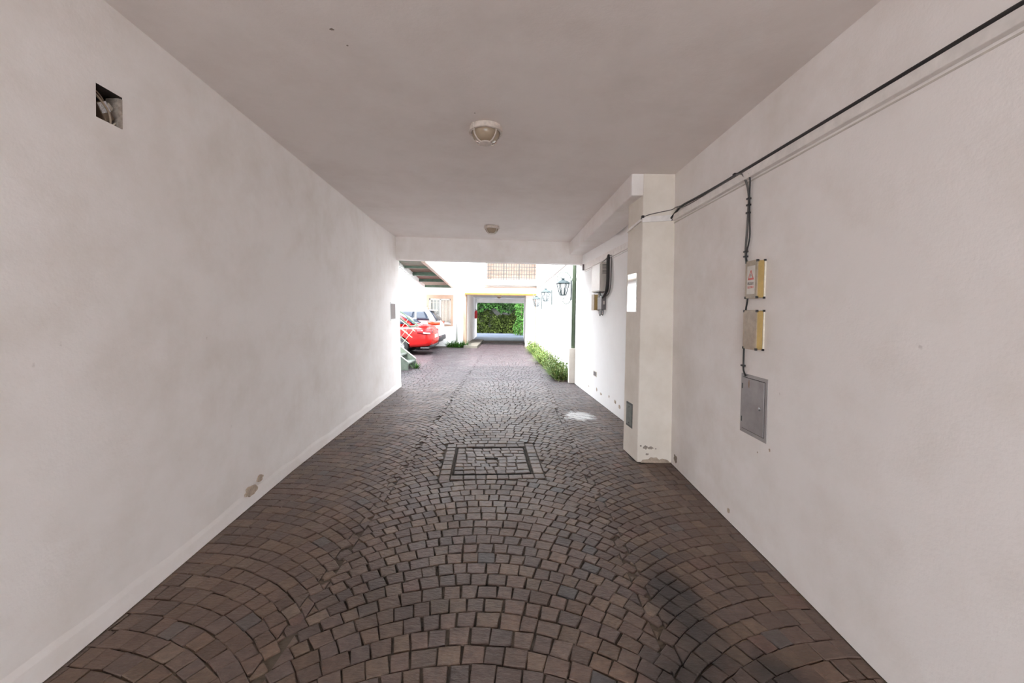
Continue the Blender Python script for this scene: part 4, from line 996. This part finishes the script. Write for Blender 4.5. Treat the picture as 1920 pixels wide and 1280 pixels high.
# ------------------------------------------------------------------ cars
def loft(rings):
    mb = MB(); n = len(rings[0])
    for r_ in rings: mb.v += [Vector(p) for p in r_]
    for i in range(len(rings) - 1):
        for j in range(n): mb.f.append((i * n + j, i * n + (j + 1) % n, (i + 1) * n + (j + 1) % n, (i + 1) * n + j))
    mb.f += [tuple(range(n - 1, -1, -1)), tuple((len(rings) - 1) * n + j for j in range(n))]
    return mb
def bake(o, cutters):
    for c in cutters:
        md = o.modifiers.new('cut', 'BOOLEAN'); md.operation = 'DIFFERENCE'; md.object = c; md.solver = 'EXACT'
    bpy.context.view_layer.update()
    dg = bpy.context.evaluated_depsgraph_get(); me = bpy.data.meshes.new_from_object(o.evaluated_get(dg))
    o.modifiers.clear(); o.data = me
    for p in me.polygons: p.use_smooth = True
    for c in cutters: bpy.data.objects.remove(c, do_unlink=True)
    es = o.modifiers.new('e', 'EDGE_SPLIT'); es.split_angle = math.radians(42)
def car(name, label, loc, stations, wheels, wr_, paint, cabin, parts):
    t = thing(name, label, 'car', loc); X, Y, Z = loc
    def L(x, y, z): return Vector((X - x, Y + y, z))
    rings = []
    for x, w, zb_, zs1, zt in stations:
        half = [(0.80 * w, zb_), (0.97 * w, zb_ + 0.10), (w, (zb_ + zs1) / 2), (0.97 * w, zs1), (0.84 * w, zt), (0.0, zt + 0.015)]
        rings.append([L(x, y, z) for y, z in half] + [L(x, -y, z) for y, z in half[-2::-1]])
    body = loft(rings).build('body', paint, t, True)
    ss = body.modifiers.new('s', 'SUBSURF'); ss.levels = 2; ss.render_levels = 2
    cut = []
    for xw_ in wheels:
        for sgn in (-1, 1):
            c_ = MB().tube([L(xw_, sgn * 0.60, wr_ + 0.01), L(xw_, sgn * 1.2, wr_ + 0.01)], wr_ + 0.055, 28).build('cut', paint); cut.append(c_)
    bake(body, cut)
    for xw_ in wheels:
        for sgn in (-1, 1):
            c = L(xw_, sgn * 0.755, wr_); s_ = 0.10
            ty = MB().lathe([(wr_ * .62, -s_), (wr_ * .93, -s_), (wr_, -s_ * .7), (wr_, s_ * .7), (wr_ * .93, s_), (wr_ * .62, s_)], c, 32, 'y').build('wheel', 'tyre', t, True)
            ri = MB().lathe([(0.001, 0.02), (0.05, 0.03), (0.06, 0.0), (wr_ * .5, 0.0), (wr_ * .6, 0.05), (wr_ * .64, 0.08), (wr_ * .64, -0.08)] if sgn > 0 else [(0.001, -0.02), (0.05, -0.03), (0.06, 0.0), (wr_ * .5, 0.0), (wr_ * .6, -0.05), (wr_ * .64, -0.08), (wr_ * .64, 0.08)], c, 20, 'y')
            ri.build('rim', 'rim', ty, True)
    # cabin: base outline and roof outline
    (xr0, xf0, zb0_, w0), (xr1, xf1, zr, w1) = cabin
    N_ = 6
    rr = []
    for k in range(N_ + 1):
        u = k / N_; z = zb0_ + (zr - zb0_) * (1 - (1 - u) ** 1.4) if k else zb0_ - 0.06
        xr_ = xr0 + (xr1 - xr0) * u; xf_ = xf0 + (xf1 - xf0) * u; w_ = w0 + (w1 - w0) * u
        if k == N_: xr_ += 0.10; xf_ -= 0.10; w_ -= 0.10; z = zr + 0.02
        rr.append([L(xr_, -w_ * .90, z), L(xr_ + .09, -w_, z), L((xr_ + xf_) / 2, -w_ * 1.01, z), L(xf_ - .12, -w_, z), L(xf_, -w_ * .86, z), L(xf_, w_ * .86, z), L(xf_ - .12, w_, z), L((xr_ + xf_) / 2, w_ * 1.01, z), L(xr_ + .09, w_, z), L(xr_, w_ * .90, z)])
    cb = loft(rr).build('cabin', paint, t, True); ss = cb.modifiers.new('s', 'SUBSURF'); ss.levels = 1; ss.render_levels = 1
    def cab_pt(u, side, v, out=0.012):
        z = zb0_ + (zr - zb0_) * (1 - (1 - u) ** 1.4); xr_ = xr0 + (xr1 - xr0) * u; xf_ = xf0 + (xf1 - xf0) * u; w_ = w0 + (w1 - w0) * u
        if side == 'rear': return L(xr_ - out, w_ * .80 * v, z)
        if side == 'front': return L(xf_ + out, w_ * .78 * v, z)
        return L(xr_ + .12 + (xf_ - xr_ - .26) * v, (w_ + out) * side, z)
    def glass_patch(nm, side, u0, u1, v0, v1):
        mb = MB(); nu, nv = 4, 4
        for i in range(nu + 1):
            for j in range(nv + 1): mb.v.append(cab_pt(u0 + (u1 - u0) * i / nu, side, v0 + (v1 - v0) * j / nv))
        for i in range(nu):
            for j in range(nv): a = i * (nv + 1) + j; mb.f.append((a, a + 1, a + nv + 2, a + nv + 1))
        o = mb.build(nm, 'car_glass', t, True); so_ = o.modifiers.new('s', 'SOLIDIFY'); so_.thickness = 0.02; so_.offset = -1
    glass_patch('rear_window', 'rear', 0.10, 0.84, -1, 1); glass_patch('windscreen', 'front', 0.08, 0.84, -1, 1)
    for sgn in (-1, 1):
        glass_patch('side_window', sgn, 0.10, 0.80, 0.05, 0.26); glass_patch('side_window', sgn, 0.10, 0.80, 0.29, 0.60); glass_patch('side_window', sgn, 0.10, 0.80, 0.63, 0.95)
    parts(t, L)
    return t
def band(path, z0_, z1_, out):
    """wrap-around lamp: path of (x, y) body points, pushed outwards"""
    pass
def lamp_band(t, L, pts, z0_, z1_, mat, name='tail_lamp'):
    for sgn in (-1, 1):
        mb = MB(); n = len(pts)
        for (x, y) in pts:
            zs2 = (z0_(x), z1_(x))
            for z in zs2: mb.v.append(L(x, y * sgn, z))
            for z in zs2: mb.v.append(L(x + 0.05, (y - 0.06) * sgn, z))
        for i in range(n - 1):
            a, c = 4 * i, 4 * i + 4
            mb.f += [(a, a + 1, c + 1, c), (a + 1, a + 3, c + 3, c + 1), (a + 3, a + 2, c + 2, c + 3), (a + 2, a, c, c + 2)]
        mb.f += [(0, 1, 3, 2), (4 * n - 4, 4 * n - 3, 4 * n - 1, 4 * n - 2)]
        lp = mb.build(name, mat, t, True)
        if name == 'tail_lamp' and mat == 'tail_dark':
            x0_, y0_ = pts[2]; x1_, y1_ = pts[3]
            mb2 = MB()
            for (x, y) in pts[1:4]:
                for z in (z0_(x) + 0.03, z0_(x) + 0.075): mb2.v.append(L(x - 0.008, (y + 0.008) * sgn, z))
            mb2.f += [(0, 1, 3, 2), (2, 3, 5, 4)]
            mb2.build('lens', simple('clear_lens', (0.75, 0.72, 0.74), 0.15), lp, False)
def red_parts(t, L):
    lamp_band(t, L, [(0.50, 0.868), (0.30, 0.862), (0.16, 0.825), (0.07, 0.74), (0.03, 0.62), (0.02, 0.5)], lambda x: 0.72 + 0.10 * x, lambda x: 0.90 + 0.02 * x, 'tail_dark')
    mb = MB(); mb.box(*sorted((L(-0.012, 0, 0).x, L(0.03, 0, 0).x)), L(0, -.26, 0).y, L(0, .26, 0).y, 0.60, 0.72); mb.build('number_plate', 'paper', t)
    MB().bar(L(0.055, -0.66, 0.335), L(0.055, 0.66, 0.335), 0.10, 0.06).build('bumper_trim', 'plastic', t, bevel=0.01)
    MB().bar(L(0.25, -0.78, 0.27), L(0.25, 0.78, 0.27), 0.30, 0.05).build('underside', 'plastic', t)
    MB().bar(L(0.005, -0.64, 0.545), L(0.005, 0.64, 0.545), 0.03, 0.012).build('crease_strip', 'red_car', t)
    for sgn in (-1, 1): MB().obox(L(0.06, 0.60 * sgn, 0.42), (0, 1, 0), (1, 0, 0), (0, 0, 1), (0.09, 0.03, 0.012)).build('reflector', 'tail_dark', t)
    MB().tube([L(0.10, -0.45, 0.28), L(0.35, -0.45, 0.28)], 0.03, 10).build('exhaust_pipe', 'rim', t)
    for sgn in (-1, 1): MB().obox(L(3.0, 0.95 * sgn, 0.98), (1, 0, 0), (0, 1, 0), (0, 0, 1), (0.10, 0.08, 0.06)).build('side_mirror', 'red_car', t, bevel=0.02)
    lamp_band(t, L, [(3.85, 0.83), (4.1, 0.76), (4.25, 0.66), (4.30, 0.5)], lambda x: 0.60, lambda x: 0.74, 'chrome', 'headlamp')
red_st = [(0.0, .60, .40, .66, .72), (0.03, .72, .34, .74, .86), (0.12, .82, .29, .86, 1.00), (0.30, .87, .26, .93, 1.065), (0.7, .885, .24, .95, 1.085), (1.3, .885, .23, .955, 1.06), (2.1, .885, .23, .94, 1.0), (3.0, .88, .23, .91, 0.98), (3.7, .86, .24, .84, 0.90), (4.15, .80, .26, .74, .80), (4.35, .66, .34, .62, .68)]
car('sedan_car', 'bright red sedan parked beside the green stair', (-2.80, 14.98, 0), red_st, (1.14, 3.55), 0.315, 'red_car', ((0.62, 3.15, 1.04, .80), (1.35, 2.45, 1.45, .62)), red_parts)
def wh_parts(t, L):
    lamp_band(t, L, [(0.42, 0.845), (0.24, 0.835), (0.12, 0.79), (0.05, 0.70), (0.02, 0.56), (0.015, 0.46)], lambda x: 1.00 + 0.05 * x, lambda x: 1.11 + 0.05 * x, 'tail_red')
    MB().bar(L(0.045, -0.70, 0.46), L(0.045, 0.70, 0.46), 0.16, 0.20).build('bumper', 'plastic', t, bevel=0.03)
    for sgn in (-1, 1): MB().obox(L(0.02, 0.55 * sgn, 0.53), (0, 1, 0), (1, 0, 0), (0, 0, 1), (0.09, 0.06, 0.02)).build('reflector', 'tail_dark', t)
    mb = MB(); mb.box(*sorted((L(-0.012, 0, 0).x, L(0.03, 0, 0).x)), L(0, -.26, 0).y, L(0, .26, 0).y, 0.75, 0.87); mb.build('number_plate', 'paper', t)
    MB().bar(L(0.25, -0.78, 0.30), L(0.25, 0.78, 0.30), 0.30, 0.05).build('underside', 'plastic', t)
    MB().tube([L(0.95, 0, 1.58), L(0.62, 0, 1.78)], 0.008, 6).build('antenna', 'black', t)
    MB().bar(L(0.40, -0.52, 1.60), L(0.40, 0.52, 1.60), 0.22, 0.03).build('spoiler', 'white_car', t, bevel=0.01)
    for sgn in (-1, 1): MB().obox(L(2.75, 0.92 * sgn, 1.08), (1, 0, 0), (0, 1, 0), (0, 0, 1), (0.10, 0.08, 0.06)).build('side_mirror', 'white_car', t, bevel=0.02)
    lamp_band(t, L, [(3.6, 0.82), (3.85, 0.75), (3.97, 0.66), (4.02, 0.5)], lambda x: 0.68, lambda x: 0.84, 'chrome', 'headlamp')
wh_st = [(0.0, .60, .44, .86, .95), (0.03, .72, .38, .96, 1.08), (0.12, .80, .33, 1.02, 1.15), (0.4, .84, .30, 1.04, 1.16), (1.2, .845, .29, 1.03, 1.10), (2.1, .845, .29, 1.01, 1.08), (2.9, .84, .29, .98, 1.05), (3.5, .82, .30, .92, 0.99), (3.9, .76, .33, .82, .88), (4.07, .62, .40, .70, .76)]
car('hatchback_car', 'silver white hatchback parked behind the red sedan', (-2.92, 17.02, 0), wh_st, (0.80, 3.25), 0.33, 'white_car', ((0.10, 3.05, 1.12, .78), (0.48, 2.15, 1.60, .62)), wh_parts)
